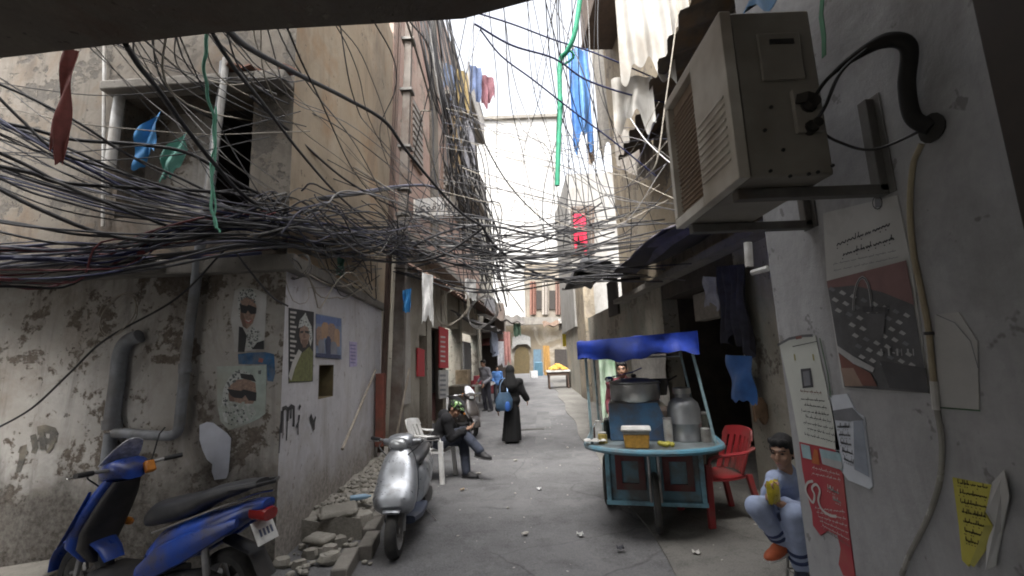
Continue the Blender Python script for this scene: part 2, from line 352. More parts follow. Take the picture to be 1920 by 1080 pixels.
mb = MB()                                               # broken tiles and tin on top of the canopy
for i in range(9):
    c = LF.pt(a0 + .05 + i * .09 * rnd.uniform(.6, 1.2), wv1 + .13, .11 + rnd.uniform(-.07, .07)); mb.box(c, (.2, .14, .02), rnd.uniform(0, 3), rnd.uniform(-.25, .25), rnd.uniform(-.25, .25))
mb.build('loose_tiles', plain('tile_brown', (.17, .085, .06), .9, dirt=(.08, .06, .05)), house)
mb = MB(); mb.mbox(LS, .0, 4.6, Z1 + .12, ZT, -.3, .0, .14); mb.build('wall', M_plU, house)
mb = MB()                                               # flat roof
mb.prism([LF.pt(0, ZT, -.05), LF.pt(5.6, ZT, -.05), LF.pt(5.6, ZT, -5), LS.pt(4.6, ZT, -.05)], (0, 0, .15)); mb.build('roof', M_conc, house)
mb = MB(); mb.fbox(LF, 5.19, 5.6, -.1, Z1 + .1, -5, -.05); mb.fbox(LS, 4.5, 4.6, -.1, Z1 + .1, -4, -.31); mb.build('wall', M_plA, house)
# courtyard wall that closes the left beyond the frame
mb = MB(); mb.box((-7.6, 4.45, 1.6), (1.0, .3, 3.4)); mb.box((-6.9, 1.5, 2.2), (.3, 6, 4.4)); tag(mb.build('boundary_wall', M_plA), 'stained plaster boundary wall closing the left edge of the lane', 'wall')
# ------------------------------------------------------------------ overhead slab close to the camera
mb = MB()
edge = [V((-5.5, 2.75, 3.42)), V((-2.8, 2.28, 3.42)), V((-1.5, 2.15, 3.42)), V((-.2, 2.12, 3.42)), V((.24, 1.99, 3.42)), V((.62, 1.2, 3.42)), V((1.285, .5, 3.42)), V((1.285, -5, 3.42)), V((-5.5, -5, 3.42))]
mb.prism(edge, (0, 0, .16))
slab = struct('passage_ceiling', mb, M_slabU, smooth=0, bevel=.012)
# ------------------------------------------------------------------ shops on the left, further on
shops = thing('shop_row', 'tall pink and grey plaster building with small shops at street level behind the rusty pole', 'building', BF.o, world=True)
zb = 4.25
mb = MB(); mb.fbox(BF, .1, 11.5, zb, 13, -.4, .0); mb.build('wall', M_pink, shops)
mb = MB(); mb.fbox(BF, 3.0, 3.8, zb + .6, 13, .003, .05); mb.fbox(BF, 6, 11.5, zb + 2.2, 13, .004, .06); mb.build('render_patch', M_plU2, shops)
mb = MB(); mb.fbox(BF, .1, 11.5, zb - .14, zb - .002, -.4, .35); mb.build('ledge', M_conc, shops)
for (a, b, m) in ((0, 1.75, M_shop), (2.55, 2.95, M_shop), (4.1, 4.5, M_shop), (6.6, 7.0, M_rg), (10.4, 10.9, M_rg)):
    mb = MB(); mb.fbox(BF, a, b, -.1, zb - .142, -.35, rnd.uniform(.0, .04)); mb.build('pier', m, shops)
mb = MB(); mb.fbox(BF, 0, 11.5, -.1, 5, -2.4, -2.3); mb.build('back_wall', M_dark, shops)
mb = MB(); mb.fbox(BF, 1.752, 2.548, 2.35, zb - .145, -.3, -.02); mb.fbox(BF, 2.952, 4.098, 2.6, zb - .145, -.3, -.02); mb.fbox(BF, 4.902, 6.598, 2.8, zb - .145, -.3, -.02); mb.fbox(BF, 7.302, 10.398, 2.8, zb - .145, -.3, -.02); mb.build('lintel', M_shop, shops)
mb = MB(); mb.fbox(BF, 1.76, 2.54, 0, 2.34, -.3, -.25); mb.build('door', plain('door_brown', (.11, .075, .055), .7, dirt=(.05, .04, .03)), shops)
dr = mb = MB(); mb.fbox(BF, 2.96, 4.09, .2, 2.59, -.26, -.2); d = mb.build('door', plain('door_grey', (.12, .12, .115), .6), shops)
mb = MB(); mb.fbox(BF, 3.0, 4.05, .2, .9, -.198, -.18); mb.build('lower_panel', plain('panel_maroon', (.13, .05, .045), .7), d)
for k in range(3):                                      # upper windows with shutters
    mb = MB(); mb.fbox(BF, 1.2 + k * 3.1, 2.1 + k * 3.1, 6.3, 7.9, .003, .06); f = mb.build('window', plain('shutter_brown', (.16, .11, .085), .8), shops)
    mb = MB()
    for j in range(9): mb.fbox(BF, 1.26 + k * 3.1, 2.04 + k * 3.1, 6.36 + j * .17, 6.46 + j * .17, .06, .085)
    mb.build('louvre', plain('shutter_grey', (.22, .2, .18), .8), f)
mb = MB(); 
for zz in (7.0, 10.0): MB().fbox(BF, 4.5, 8.0, zz, zz + .14, .001, .9).build('balcony_floor', M_conc, shops)
for zz in (7.14, 10.14):
    mb = MB()
    for i in range(24):
        p = BF.pt(4.52 + i * .15, zz, .87); mb.tube([p, p + V((0, 0, .9))], .012, 5)
    mb.tube([BF.pt(4.5, zz + .9, .87), BF.pt(8, zz + .9, .87)], .02, 6)
    mb.build('balcony_railing', plain('rail_grey', (.2, .19, .18), .6, .3), shops)
# further left building and what closes the lane
mb = MB(); F2 = Fr(BF.pt(11.6, 0, 0), (.2, 9, 0)).face((1, 0, 0)); mb.fbox(F2, 0, 10, 3.2, 11, -4, -.05); mb.fbox(F2, 0, .6, -.1, 3.2, -4, -.05); mb.fbox(F2, 2.4, 3.1, -.1, 3.2, -4, -.05); mb.fbox(F2, 5, 10, -.1, 3.2, -4, -.05); mb.fbox(F2, 0, 10, -.1, 3.3, -4.2, -2)
far = thing('grey_house', 'pale grey house with dark shop openings further up the lane on the left', 'house', F2.o, world=True)
mb.build('wall', M_rg, far)
mb = MB(); mb.fbox(F2, .2, 5, 3.0, 3.12, -.05, .8); mb.build('awning', plain('awning_dark', (.07, .065, .06), .8), far)
# ------------------------------------------------------------------ white building closing the view above
wt = thing('white_building', 'tall plain white building rising behind the wires at the end of the alley', 'building', (0, 42, 0), world=True)
p0, p1 = atY(888, 226, 42), atY(1046, 222, 42)
zt = (p0.z + p1.z) / 2
mb = MB(); mb.box(((p0.x - 10 + p1.x) / 2, 48, zt / 2), (p1.x - p0.x + 10, 12, zt)); mb.build('wall', M_whiteb, wt)
mb = MB(); mb.box(((p0.x - 10 + p1.x) / 2, 48, zt + .16), (p1.x - p0.x + 10.6, 12.6, .31)); mb.build('roof_edge', M_conc, wt)
# ------------------------------------------------------------------ end of the lane
endb = thing('ochre_house', 'low ochre house with an arched doorway facing down the lane at its far end', 'house', (2.5, 33, gz(33)), world=True)
mb = MB(); e0, e1 = atY(930, 600, 33), atY(1120, 600, 33); zo = atY(1000, 600, 33).z; mb.box(((e0.x + e1.x) / 2, 34, zo / 2), (e1.x - e0.x, 2, zo)); mb.build('wall', plaster('plaster_ochre_far', (.25, .205, .14), (.20, .18, .15), (.28, .25, .2), (.15, .12, .09), .6, .6, .4, (.5, .47, .42), .6, 40), endb)
def fpoly(mb, pts, Y, th=.06, mi=0): mb.prism([atY(x, y, Y) for x, y in pts], (0, -th, 0), mi)
mb = MB(); fpoly(mb, [(964, 716), (964, 668), (968, 655), (978, 649), (990, 655), (993, 668), (993, 716)], 32.9); mb.build('door', plain('door_far', (.10, .075, .035), .9), endb)
mb = MB(); fpoly(mb, [(960, 655), (961, 632), (978, 627), (994, 632), (995, 652), (988, 645), (970, 646)], 32.95, .3); mb.build('door_hood', plain('hood_grey', (.3, .3, .29), .8), endb)
mb = MB(); fpoly(mb, [(1000, 715), (1000, 655), (1015, 655), (1015, 715)], 32.9); mb.build('shutter', plain('shutter_blue_far', (.09, .15, .2), .7), endb)
mb = MB(); fpoly(mb, [(1040, 700), (1040, 655), (1072, 655), (1072, 700)], 32.9); mb.build('window', M_dark, endb)
mb = MB(); fpoly(mb, [(940, 612), (940, 596), (1080, 596), (1080, 606)], 32.6, .5); mb.build('awning', M_conc, endb)
hi = thing('sand_house', 'tall sand coloured house with narrow windows seen at the far end of the lane', 'house', (2.9, 38, gz(38)), world=True)
e0, e1 = atY(985, 520, 38), atY(1100, 520, 38)
mb = MB(); mb.box(((e0.x + e1.x) / 2, 40, 5.2), (e1.x - e0.x, 3.9, 9.4)); mb.build('wall', plaster('plaster_sand_far', (.26, .225, .18), (.2, .18, .15), (.16, .14, .12), (.09, .075, .06), .7, .58, .5, (.3, .28, .25), .5, 44), hi)
for k, x in enumerate((994, 1017, 1042, 1066)):
    mb = MB(); mb.sheet(lambda a, b: atY(x + 11 * a, 528 + 62 * b, 37.9) + V((0, -.12 * math.sin(a * 13), 0)), 12, 2, .03); mb.build('shutter_curtain', plain('curtain_far_%d' % k, ((.2, .1, .075), (.3, .27, .24), (.17, .1, .08), (.24, .19, .15))[k], .85, var=.3), hi)
for x in (1004, 1030, 1056):
    mb = MB(); fpoly(mb, [(x, 580), (x, 545), (x + 11, 545), (x + 11, 580)], 38.04, .1); mb.build('window', M_dark, hi)
M_rpatch = asphalt('asphalt_patch', (.088, .088, .09), (.13, .13, .132), .004, 41)
def patch(pts):
    mb = MB(); c = V((sum(p[0] for p in pts) / len(pts), sum(p[1] for p in pts) / len(pts), 0)); P = []
    for a, b in zip(pts, pts[1:] + pts[:1]): P += [V((*a, 0)).lerp(V((*b, 0)), k / 6) + V((rnd.uniform(-.02, .02), rnd.uniform(-.02, .02), 0)) for k in range(6)]
    rg = [[V((q.x, q.y, gz(q.y) + rough(q.x, q.y) * .6 + .005)) for q in (c.lerp(p, k) for p in P)] for k in (.05, .35, .7, 1)]; mb.rings(rg, cap=False); struct('road_patch', mb, M_rpatch, smooth=60)
patch([(-.9, 8.3), (.9, 8.1), (.95, 8.45), (-.85, 8.7)]); patch([(.35, 9.6), (.75, 9.5), (.95, 14), (.6, 14.1)]); patch([(-.5, 5.6), (-.1, 5.5), (.0, 6.5), (-.45, 6.6)])
# small shop that steps into the lane further up
cs = thing('corner_shop', 'small dark fronted shop stepping out into the far lane on the left', 'shop', (-1.6, 22, gz(22)), world=True)
MB().box((-2.2, 24.5, 2.2), (3.5, 5, 4.6)).build('wall', plaster('plaster_far_pinkgrey', (.26, .2, .175), (.22, .19, .165), (.15, .13, .11), (.08, .065, .055), .8, .58, .5, (.3, .27, .24), .5, 46), cs)
MB().box((-1.75, 21.98, 1.45), (1.9, .06, 2.2)).build('opening', M_dark, cs)  # flat dark panel, its colour stands in for the shade inside the shop
mb = MB(); mb.sheet(lambda a, b: V((-2.9 + 2.6 * a, 21.9 - .9 * b, 2.75 - .35 * b + .05 * math.sin(a * 12))), 16, 3, .02); mb.build('awning', plain('awning_maroon', (.16, .05, .045), .8, var=.4), cs)
for k, (x, z) in enumerate(((-2.4, 3.7), (-1.2, 3.7))): MB().box((x, 21.98, z), (.6, .06, .9)).build('window', M_dark, cs)
# ------------------------------------------------------------------ right row behind the cart
row = thing('beige_shop_house', 'beige peeling shop house behind the blue cart with a dark open shopfront', 'house', RB.o, world=True)
ua, ub = RB.uv(1392, 640)[0], RB.uv(1247, 640)[0]; uend = RB.uv(1088, 640)[0]
HB = 3.05
mb = MB(); mb.fbox(RB, -.55, ua, -.1, HB, -.3, 0); mb.build('pier', M_rg, row)
mb = MB(); mb.fbox(RB, ub, ub + 1.1, -.1, HB, -.3, 0); mb.fbox(RB, ub + 1.1, uend - 1.6, -.1, HB, -.3, -.03); mb.build('wall', M_rg, row)
mb = MB(); mb.fbox(RB, uend - 1.6, uend, -.1, HB + 2, -.3, .08); mb.build('pier', M_rb, row)
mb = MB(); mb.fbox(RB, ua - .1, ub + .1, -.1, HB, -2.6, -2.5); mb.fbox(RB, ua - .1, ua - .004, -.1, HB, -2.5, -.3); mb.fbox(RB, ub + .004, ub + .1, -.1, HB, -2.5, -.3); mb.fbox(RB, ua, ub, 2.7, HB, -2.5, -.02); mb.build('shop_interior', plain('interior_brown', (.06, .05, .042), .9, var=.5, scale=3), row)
uw = RB.uv(1150, 560)
mb = MB(); k = [RB.uv(1139, 532), RB.uv(1161, 588)]; mb.fbox(RB, min(k[0][0], k[1][0]), max(k[0][0], k[1][0]), k[1][1], k[0][1], -.028, .03); mb.build('window', M_dark, row)
u_up = RB.uv(1152, 350)[0]
mb = MB(); mb.fbox(RB, .0, u_up, HB + .003, 11, -.4, .02); mb.build('wall', M_rb, row)
mb = MB(); mb.fbox(RB, -.55, u_up, HB - .1, HB, .003, .25); mb.build('ledge', M_conc, row)
far2 = thing('low_grey_house', 'pale grey house with a red cloth in its barred window beside the alley', 'house', RB.pt(u_up + 4, 0, 0), world=True)
FY = 17.5
a, b = atY(1062, 330, FY), atY(1160, 330, FY)
mb = MB(); mb.box(((a.x + b.x + 2) / 2, FY + 2.5, 4.2), (b.x - a.x + 2, 5, 8.2)); mb.v = [V((p.x, p.y, atY(1100, 325, FY).z if p.z > 4 else 2.9)) for p in mb.v]; mb.build('wall', plaster('plaster_white_grimy', (.34, .335, .32), (.29, .28, .265), (.22, .21, .19), (.13, .12, .105), .8, .6, .5, (.2, .18, .15), .4, 19.0), far2)
mb = MB(); fpoly(mb, [(1070, 480), (1070, 388), (1114, 388), (1114, 480)], FY - .003, .06); wd = mb.build('window', plain('window_brown', (.12, .085, .065), .8), far2)
mb = MB()
for i in range(6):
    x = 1074 + i * 7; mb.tube([atY(x, 390, FY - .1), atY(x, 478, FY - .1)], .012, 5)
for y in (390, 434, 478): mb.tube([atY(1070, y, FY - .1), atY(1114, y, FY - .1)], .012, 5)
mb.build('grille', plain('rail_grey', (.2, .19, .18), .6, .3), wd)
mb = MB(); mb.box((a.x + 1.6, FY + 2.2, 1.5), (3.0, 4.2, 2.9)); mb.build('ground_floor', M_rg, far2)
# ------------------------------------------------------------------ near right house
nr = thing('whitewashed_house', 'near whitewashed house wall on the right covered with notices', 'house', (1.3, 0, 0), world=True)
CY = 2.28
mb = MB(); mb.box((2.25, -1.0, 3), (1.9, 2 * (CY + 1), 6.2)); mb.v = [V((p.x, p.y, p.z)) for p in mb.v]; mb.build('wall', M_rw, nr, bevel=.035)
mb = MB(); mb.box((1.29, 1.02, 2.9), (.036, .16, 5.8)); mb.build('door_frame', plain('frame_dark_brown', (.05, .04, .033), .7), nr, bevel=.006)
mb = MB(); mb.box((1.29, .48, 2.9), (.026, .9, 5.8)); mb.build('door', plain('door_iron_dark', (.055, .045, .036), .6, .2), nr)
# unseen mass added over the passage, shaped to block the sun
mb = MB(); mb.prism([V((-5.45, -5.4, 3.6)), V((1.28, -5.4, 3.6)), V((1.28, .4, 3.6)), V((.55, 1.1, 3.6)), V((.2, 1.7, 3.6)), V((-5.45, 1.7, 3.6))], (0, 0, 5.6)); ov = tag(mb.build('sun_block_house', M_plA), 'unseen plaster house mass added above the dark slab to block the sun', 'house')
# backs of the passage, never seen from here, so the light is the lane's
mb = MB(); mb.box((-2.0, -5.2, 1.7), (8, .3, 3.44)); tag(mb.build('light_block_wall', M_plA), 'unseen plaster wall added behind the viewer to keep light out of the covered passage', 'wall')
# ------------------------------------------------------------------ materials of the loose things
def paint(name, c, rough=.3, metal=0.0, dirt=(.08, .07, .06), damt=.42): return plain(name, c, rough, metal, .12, 14, dirt, damt, .04, .5)
M_rub = plain('rubber', (.02, .02, .021), .85, var=.4, dirt=(.09, .085, .075), damt=.5)
M_steel = plain('steel_dull', (.42, .42, .42), .4, .8, dirt=(.12, .09, .07))
M_chrome = plain('chrome', (.65, .65, .66), .18, 1.0, .08)
M_blk = plain('plastic_black', (.022, .022, .024), .5, dirt=(.07, .065, .06), damt=.4)
M_vinyl = plain('seat_vinyl', (.03, .031, .035), .45, dirt=(.09, .085, .08), damt=.35)
M_lens = plain('lens_clear', (.55, .57, .58), .12, .3, .1)
M_red = plain('lens_red', (.28, .02, .02), .2)
M_amber = plain('lens_amber', (.55, .2, .03), .25)
M_white = plain('white_worn', (.68, .68, .66), .5, dirt=(.3, .28, .25), damt=.4)
def wheel(par, x, r=.235, w=.05, rear=False, name='wheel'):
    e = bpy.data.objects.new(name, None); COL.objects.link(e); e.parent = par; e.location = (x, 0, r)
    pr = [(r - .075, -w), (r - .03, -w * 1.05), (r - .008, -w * .7), (r, -w * .25), (r, w * .25), (r - .008, w * .7), (r - .03, w * 1.05), (r - .075, w), (r - .075, -w)]
    MB().lathe(pr, (0, 0, 0), 'Y', 32, cap=False).build('tyre', M_rub, e)
    mb = MB(); mb.lathe([(.03, -w * .8), (.03, w * .8)], (0, 0, 0), 'Y', 12); mb.lathe([(r - .075, -w * .9), (r - .068, -w * .9), (r - .068, w * .9), (r - .075, w * .9), (r - .085, 0), (r - .075, -w * .9)], (0, 0, 0), 'Y', 28, cap=False)
    for k in range(5):
        a = 2 * PI * k / 5; mb.tube([(0, 0, 0), ((r - .07) * math.cos(a), 0, (r - .07) * math.sin(a))], [.022, .014], 6)
    mb.build('rim', M_steel, e); return e
def scooter(label, loc, heading, body, dark, kind, group=None, steer=.12):
    """x forward, z up, origin on the ground between the axles"""
    t = thing('parked_scooter', label, 'scooter', loc, heading, group)
    wheel(t, .64); wheel(t, -.62, .235, .06)
    Y = lambda w: (0, w, 0)
    # front fender, curved over the wheel
    mb = MB(); secs = []
    for k in range(9):
        a = R(50 + 85 * k / 8) if kind == 'round' else R(5 + 150 * k / 8); rr = .275; wv = .075 + .03 * math.sin(PI * k / 8)
        c = V((.64 + rr * math.cos(a), 0, .235 + rr * math.sin(a))); secs.append((c, V((0, wv, 0)), V((math.cos(a), 0, math.sin(a))) * .018))
    mb.loft(secs, 12, p=2.2); mb.build('front_fender', body, t)
    MB().tube([(.64, .075, .235), (.60, .075, .42), (.5, .05, .6)], .02, 8).build('fork', M_steel, t); MB().tube([(.64, -.075, .235), (.60, -.075, .42), (.5, -.05, .6)], .02, 8).build('fork', M_steel, t)
    # apron: the shield in front of the legs
    if kind == 'round': S = [(.66, .40, .13, .11), (.69, .45, .18, .13), (.665, .53, .205, .12), (.58, .62, .20, .10), (.52, .74, .185, .085), (.46, .86, .15, .065), (.41, .95, .09, .045)]
    else: S = [(.60, .36, .09, .05), (.66, .46, .15, .06), (.62, .58, .17, .06), (.55, .7, .16, .055), (.48, .82, .14, .05), (.42, .93, .10, .045)]
    MB().loft([((x, 0, z), (0, w, 0), (d, 0, d * .45)) for x, z, w, d in S], 20, p=2.3).build('apron', body, t, 60)
    MB().loft([((x - d - .035, 0, z - .01), (0, w * .93, 0), (.045, 0, 0)) for x, z, w, d in S], 16, p=3).build('leg_shield', dark, t, 60)
    if kind == 'round':
        mb = MB()
        for s in (-1, 1): mb.ell((.585, s * .1, .66), (.03, .05, .03), rot3(0, 0, -.5), 10)
        mb.build('turn_signal_pair', M_lens, t)
        mb = MB()
        for s in (-1, 1): mb.ell((.628, s * .05, .60), (.012, .012, .012), None, 8)
        mb.ell((.60, 0, .735), (.012, .03, .012), None, 8); mb.build('badge', dark, t)
    else:
        
        for s in (-1, 1): MB().prism([(.73, s * .16, .47), (.60, s * .2, .60), (.50, s * .15, .86), (.56, s * .13, .7)], (0, -s * .02, 0)).build('apron_wing', body, t)
        mb = MB(); mb.ell((.50, -.17, .56), (.05, .02, .03)); mb.build('turn_signal', M_amber, t)
    # head cowl, light, bars
    e = bpy.data.objects.new('handlebar', None); COL.objects.link(e); e.parent = t; e.location = (.36, 0, 1.0); e.rotation_euler = (0, 0, steer)
    if kind == 'round':
        MB().loft([((-.09, 0, 0), (0, .08, 0), (0, 0, .05)), ((-.03, 0, .02), (0, .13, 0), (0, 0, .07)), ((.05, 0, .015), (0, .13, 0), (0, 0, .075)), ((.10, 0, -.005), (0, .1, 0), (0, 0, .06))], 16).build('cowl', body, e, 60)
        MB().loft([((.09, 0, 0), (0, .085, 0), (0, 0, .055)), ((.125, 0, -.005), (0, .075, 0), (0, 0, .045)), ((.135, 0, -.005), (0, .05, 0), (0, 0, .03))], 16).build('headlight', M_lens, e, 60)
        mb = MB()
        for s in (-1, 1): mb.loft([((.0, s * .11, .0), (.045, 0, 0), (0, 0, .04)), ((-.03, s * .2, .005), (.035, 0, 0), (0, 0, .03))], 12)
        mb.build('cowl_wing', body, e)
    else:
        MB().loft([((-.1, 0, -.02), (0, .09, 0), (0, 0, .05)), ((-.02, 0, .01), (0, .14, 0), (0, 0, .075)), ((.09, 0, -.02), (0, .13, 0), (0, 0, .08)), ((.17, 0, -.05), (0, .08, 0), (0, 0, .05))], 16).build('cowl', body, e, 60)
        MB().sheet(lambda a, b: V((.11 - b * .16, (a - .5) * .26 * (1 - .45 * b * b), .06 + b * .17 - .5 * (a - .5) ** 2 * .2)), 8, 6, .006).build('flyscreen', plain('flyscreen_silver', (.62, .63, .68), .25, .0, .5, 22, dirt=(.12, .13, .3), damt=.12), e)
        MB().loft([((.1, 0, -.035), (0, .09, 0), (0, 0, .045)), ((.185, 0, -.06), (0, .06, 0), (0, 0, .03))], 14).build('headlight', M_lens, e)
        mb = MB(); mb.box((-.12, -.09, .0), (.05, .07, .09), 0, 0, .5); mb.build('switch_box', M_amber, e, bevel=.012)
    MB().tube([(-.08, .36, .03), (-.03, .22, .02), (0, 0, 0), (-.03, -.22, .02), (-.08, -.36, .03)], .013, 8).build('bar', M_steel, e)
    for s in (-1, 1):
        MB().tube([(-.045, s * .25, .022), (-.083, s * .37, .031)], .019, 10).build('grip', M_blk, e)
        MB().tube([(.01, s * .24, .015), (.0, s * .31, .012), (-.035, s * .39, .016)], [.009, .007, .006], 6).build('brake_lever', M_chrome, e)
    if kind == 'round':
        pass
    else:
        MB().tube([(-.02, -.17, .03), (.02, -.24, .22), (.0, -.27, .27)], .006, 6).build('mirror_stem', M_blk, e)
    for s in (-1, 1): MB().tube(catmull([(-.02, s * .22, .01), (.09, s * .2, -.03), (.12, s * .1, -.12), (.09, s * .04, -.24)], 6), .006, 6).build('brake_cable', M_blk, e)
    # floor and tunnel
    MB().loft([((.45, 0, .27), (0, .15, 0), (0, 0, .04)), ((.2, 0, .25), (0, .19, 0), (0, 0, .04)), ((-.12, 0, .25), (0, .18, 0), (0, 0, .045))], 16, p=4).build('floorboard', dark, t)
    # body under the seat
    if kind == 'round':
        B = [(-.06, .45, .15, .19), (-.16, .5, .19, .23), (-.34, .54, .195, .19), (-.58, .585, .17, .14), (-.78, .62, .12, .1), (-.86, .64, .07, .06)]
        ST = [(.02, .72, .1, .04), (-.06, .745, .15, .06), (-.25, .775, .16, .065), (-.48, .785, .15, .06), (-.7, .785, .12, .05), (-.78, .78, .08, .03)]
    else:
        B = [(-.02, .40, .12, .10), (-.14, .46, .17, .15), (-.34, .545, .175, .135), (-.58, .64, .15, .10), (-.80, .735, .11, .065), (-.92, .775, .06, .035)]
        ST = [(.05, .66, .09, .06), (-.04, .70, .14, .085), (-.22, .735, .15, .085), (-.36, .77, .145, .075), (-.5, .83, .13, .06), (-.7, .885, .11, .045), (-.86, .92, .07, .025)]
    MB().loft([((x, 0, z), (0, w, 0), (0, 0, h)) for x, z, w, h in B], 20, p=2.5).build('body_panel', body, t, 60)
    if kind != 'round':
        mb = MB()
        for s in (-1, 1):
            mb.loft([((-.02, s * .16, .34), (0, .03, 0), (0, 0, .05)), ((-.2, s * .19, .43), (0, .03, 0), (0, 0, .1)), ((-.45, s * .185, .54), (0, .028, 0), (0, 0, .09)), ((-.78, s * .13, .68), (0, .02, 0), (0, 0, .03))], 12)
        mb.build('side_cowl', body, t)
        for s in (-1, 1): mb = MB(); mb.tube(catmull([(-.14, s * .186, .615), (-.4, s * .185, .70), (-.7, s * .13, .80), (-.9, s * .07, .845)], 5), .007, 6); mb.build('trim_strip', M_chrome, t)
    sm = MB().loft([((x, 0, z), (0, w, 0), (0, 0, h)) for x, z, w, h in ST], 18, p=2.6).build('seat', M_vinyl, t, 60)
    MB().tube([(-.7, .13, ST[-1][1] - .03), (-.9, .11, ST[-1][1]), (-.96, 0, ST[-1][1] + .005), (-.9, -.11, ST[-1][1]), (-.7, -.13, ST[-1][1] - .03)], .014, 8).build('grab_rail', M_blk, t)
    MB().loft([((-.84, 0, B[-1][1] - .045), (0, .1, 0), (0, 0, .05)), ((-.94, 0, B[-1][1] - .07), (0, .07, 0), (0, 0, .04))], 14).build('tail_light', M_red, t)
    pz = B[-1][1] - .2
    mb = MB(); mb.prism([(-.86, -.1, pz + .09), (-.86, .1, pz + .09), (-.93, .1, pz - .05), (-.93, -.1, pz - .05)], (-.004, 0, -.002)); pl = mb.build('licence_plate', M_white, t)
    mb = MB()
    for k in range(4):
        y = -.06 + k * .035; mb.box((-.903, y, pz + .015), (.003, .016, .05), 0, 0, .46)
    mb.build('plate_marks', plain('plate_ink', (.10, .12, .2), .6), pl)
    MB().loft([((-.62, 0, .53), (0, .07, 0), (.02, 0, .02)), ((-.84, 0, .46), (0, .075, 0), (.012, 0, .01)), ((-.94, 0, .3), (0, .08, 0), (.01, 0, .004))], 10).build('rear_mudguard', M_blk, t)
    mb = MB(); mb.loft([((-.2, .07, .25), (0, .07, 0), (0, 0, .07)), ((-.45, .09, .26), (0, .08, 0), (0, 0, .1)), ((-.66, .09, .24), (0, .06, 0), (0, 0, .08))], 12); mb.build('engine', plain('engine_grey', (.10, .10, .10), .6, .4, dirt=(.03, .025, .02)), t)
    mb = MB(); mb.tube([(-.2, -.1, .2), (-.4, -.13, .2), (-.55, -.14, .26)], .018, 8); mb.lathe([(.03, 0), (.05, .02), (.055, .2), (.05, .3), (.02, .32)], (0, 0, 0), 'X', 14)
    nb = 14 * 5; sub = mb.v[-nb:]; M = Matrix.Translation((-.5, -.14, .27)) @ Matrix.Rotation(R(180 - 18), 4, 'Y')
    mb.v[-nb:] = [M @ p for p in sub]; mb.build('exhaust', plain('exhaust_dark', (.07, .065, .06), .5, .6), t)
    MB().tube([(-.25, .1, .2), (-.3, .24, .01)], .011, 6).build('side_stand', M_steel, t)
    MB().tube([(-.55, .11, .3), (-.52, .12, .52)], .024, 10).build('shock_absorber', M_steel, t)
    return t
M_bblue = paint('scooter_blue', (.018, .07, .38), .3)
M_bsilver = paint('scooter_silver', (.40, .42, .45), .3, .55, damt=.22)
M_bnavy = plain('scooter_navy_plastic', (.03, .04, .07), .5, dirt=(.08, .08, .08))
rear = V((-2.0, 3.38, 0)); hd = V((-.975, .2, 0)).normalized(); c = rear + hd * .62
_s = scooter('blue sports scooter parked side-on by the peeling wall, small white plate at its tail', c, math.atan2(hd.y, hd.x), M_bblue, M_blk, 'sport', steer=-.12); _s.scale = (.97, .97, .97)
fr_, re_ = V((-1.11, 4.30, .0)), V((-1.14, 5.5, 0)); hd = (fr_ - re_).normalized(); c = (fr_ + re_) / 2
_s = scooter('silver round-nosed scooter parked at the broken kerb, facing the viewer', c, math.atan2(hd.y, hd.x), M_bsilver, M_bnavy, 'round', steer=-.2); _s.scale = (.95, .95, .925)
scooter('dark scooter standing with its side to the lane just past the seated man', V((-1.25, 11.0, gz(11.0))), R(-62), paint('scooter_black', (.035, .03, .03), .35), M_blk, 'sport').scale = (.9, .9, .9)
# ------------------------------------------------------------------ plastic chairs
def chair(label, loc, rz, m, group=None):
    t = thing('plastic_chair', label, 'chair', loc, rz, group)      # faces +x
    MB().sheet(lambda a, b: V((-.22 + .45 * a, (b - .5) * (.44 + .04 * a), .43 - .02 * math.sin(PI * a) - .012 * math.sin(PI * b) + (.0 if a < .9 else -.02))), 8, 8, .018).build('seat', m, t, 60)
    def bk(a, b):
        w = .44 + .05 * b - .12 * max(0, b - .7) ** 2 * 8; y = (a - .5) * w; return V((-.215 - .16 * b + .22 * (a - .5) ** 2 * 1.2, y, .42 + .43 * b + .02 * math.cos((a - .5) * PI)))
    mb = MB()
    mb.sheet(lambda a, b: bk(a, .78 + .22 * b), 10, 3, .018)
    for k in range(6): mb.sheet(lambda a, b, k=k: bk((k + .12 + .66 * a) / 6, .02 + .77 * b), 2, 6, .015)
    mb.build('backrest', m, t, 60)
    for s in (-1, 1):
        mb = MB(); mb.tube(catmull([(-.30, s * .235, .68), (-.16, s * .275, .655), (.06, s * .285, .645), (.20, s * .275, .63), (.235, s * .265, .56)], 6), .026, 8, flat=.6); mb.build('armrest', m, t, 60)
        mb = MB(); mb.rings([[V((.235 + dx * .035 + x0, s * .262 + dy * .02 + y0, z)) for dx, dy in ((-1, -1), (1, -1), (1, 1), (-1, 1))] for x0, y0, z in ((0, 0, .575), (.0, -s * .01, .42), (.03, s * .02, 0))]); mb.build('leg', m, t, bevel=.008)
        mb = MB(); mb.rings([[V((-.22 + dx * .03 + x0, s * .225 + dy * .02 + y0, z)) for dx, dy in ((-1, -1), (1, -1), (1, 1), (-1, 1))] for x0, y0, z in ((0, 0, .44), (-.03, 0, .3), (-.09, s * .02, 0))]); mb.build('leg', m, t, bevel=.008)
    return t
M_cred = plain('chair_red', (.30, .025, .03), .42, var=.15, dirt=(.13, .07, .06), damt=.4)
M_cwht = plain('chair_white', (.70, .70, .69), .42, var=.08, dirt=(.35, .33, .3), damt=.35)
chair('worn red plastic armchair standing empty beside the blue cart', (2.02, 4.95, .02), R(190), M_cred)
WCH = V((-1.27, 7.0, 0)); WRZ = R(-12)
chair('white plastic armchair under the man in the black hoodie', WCH, WRZ, M_cwht)
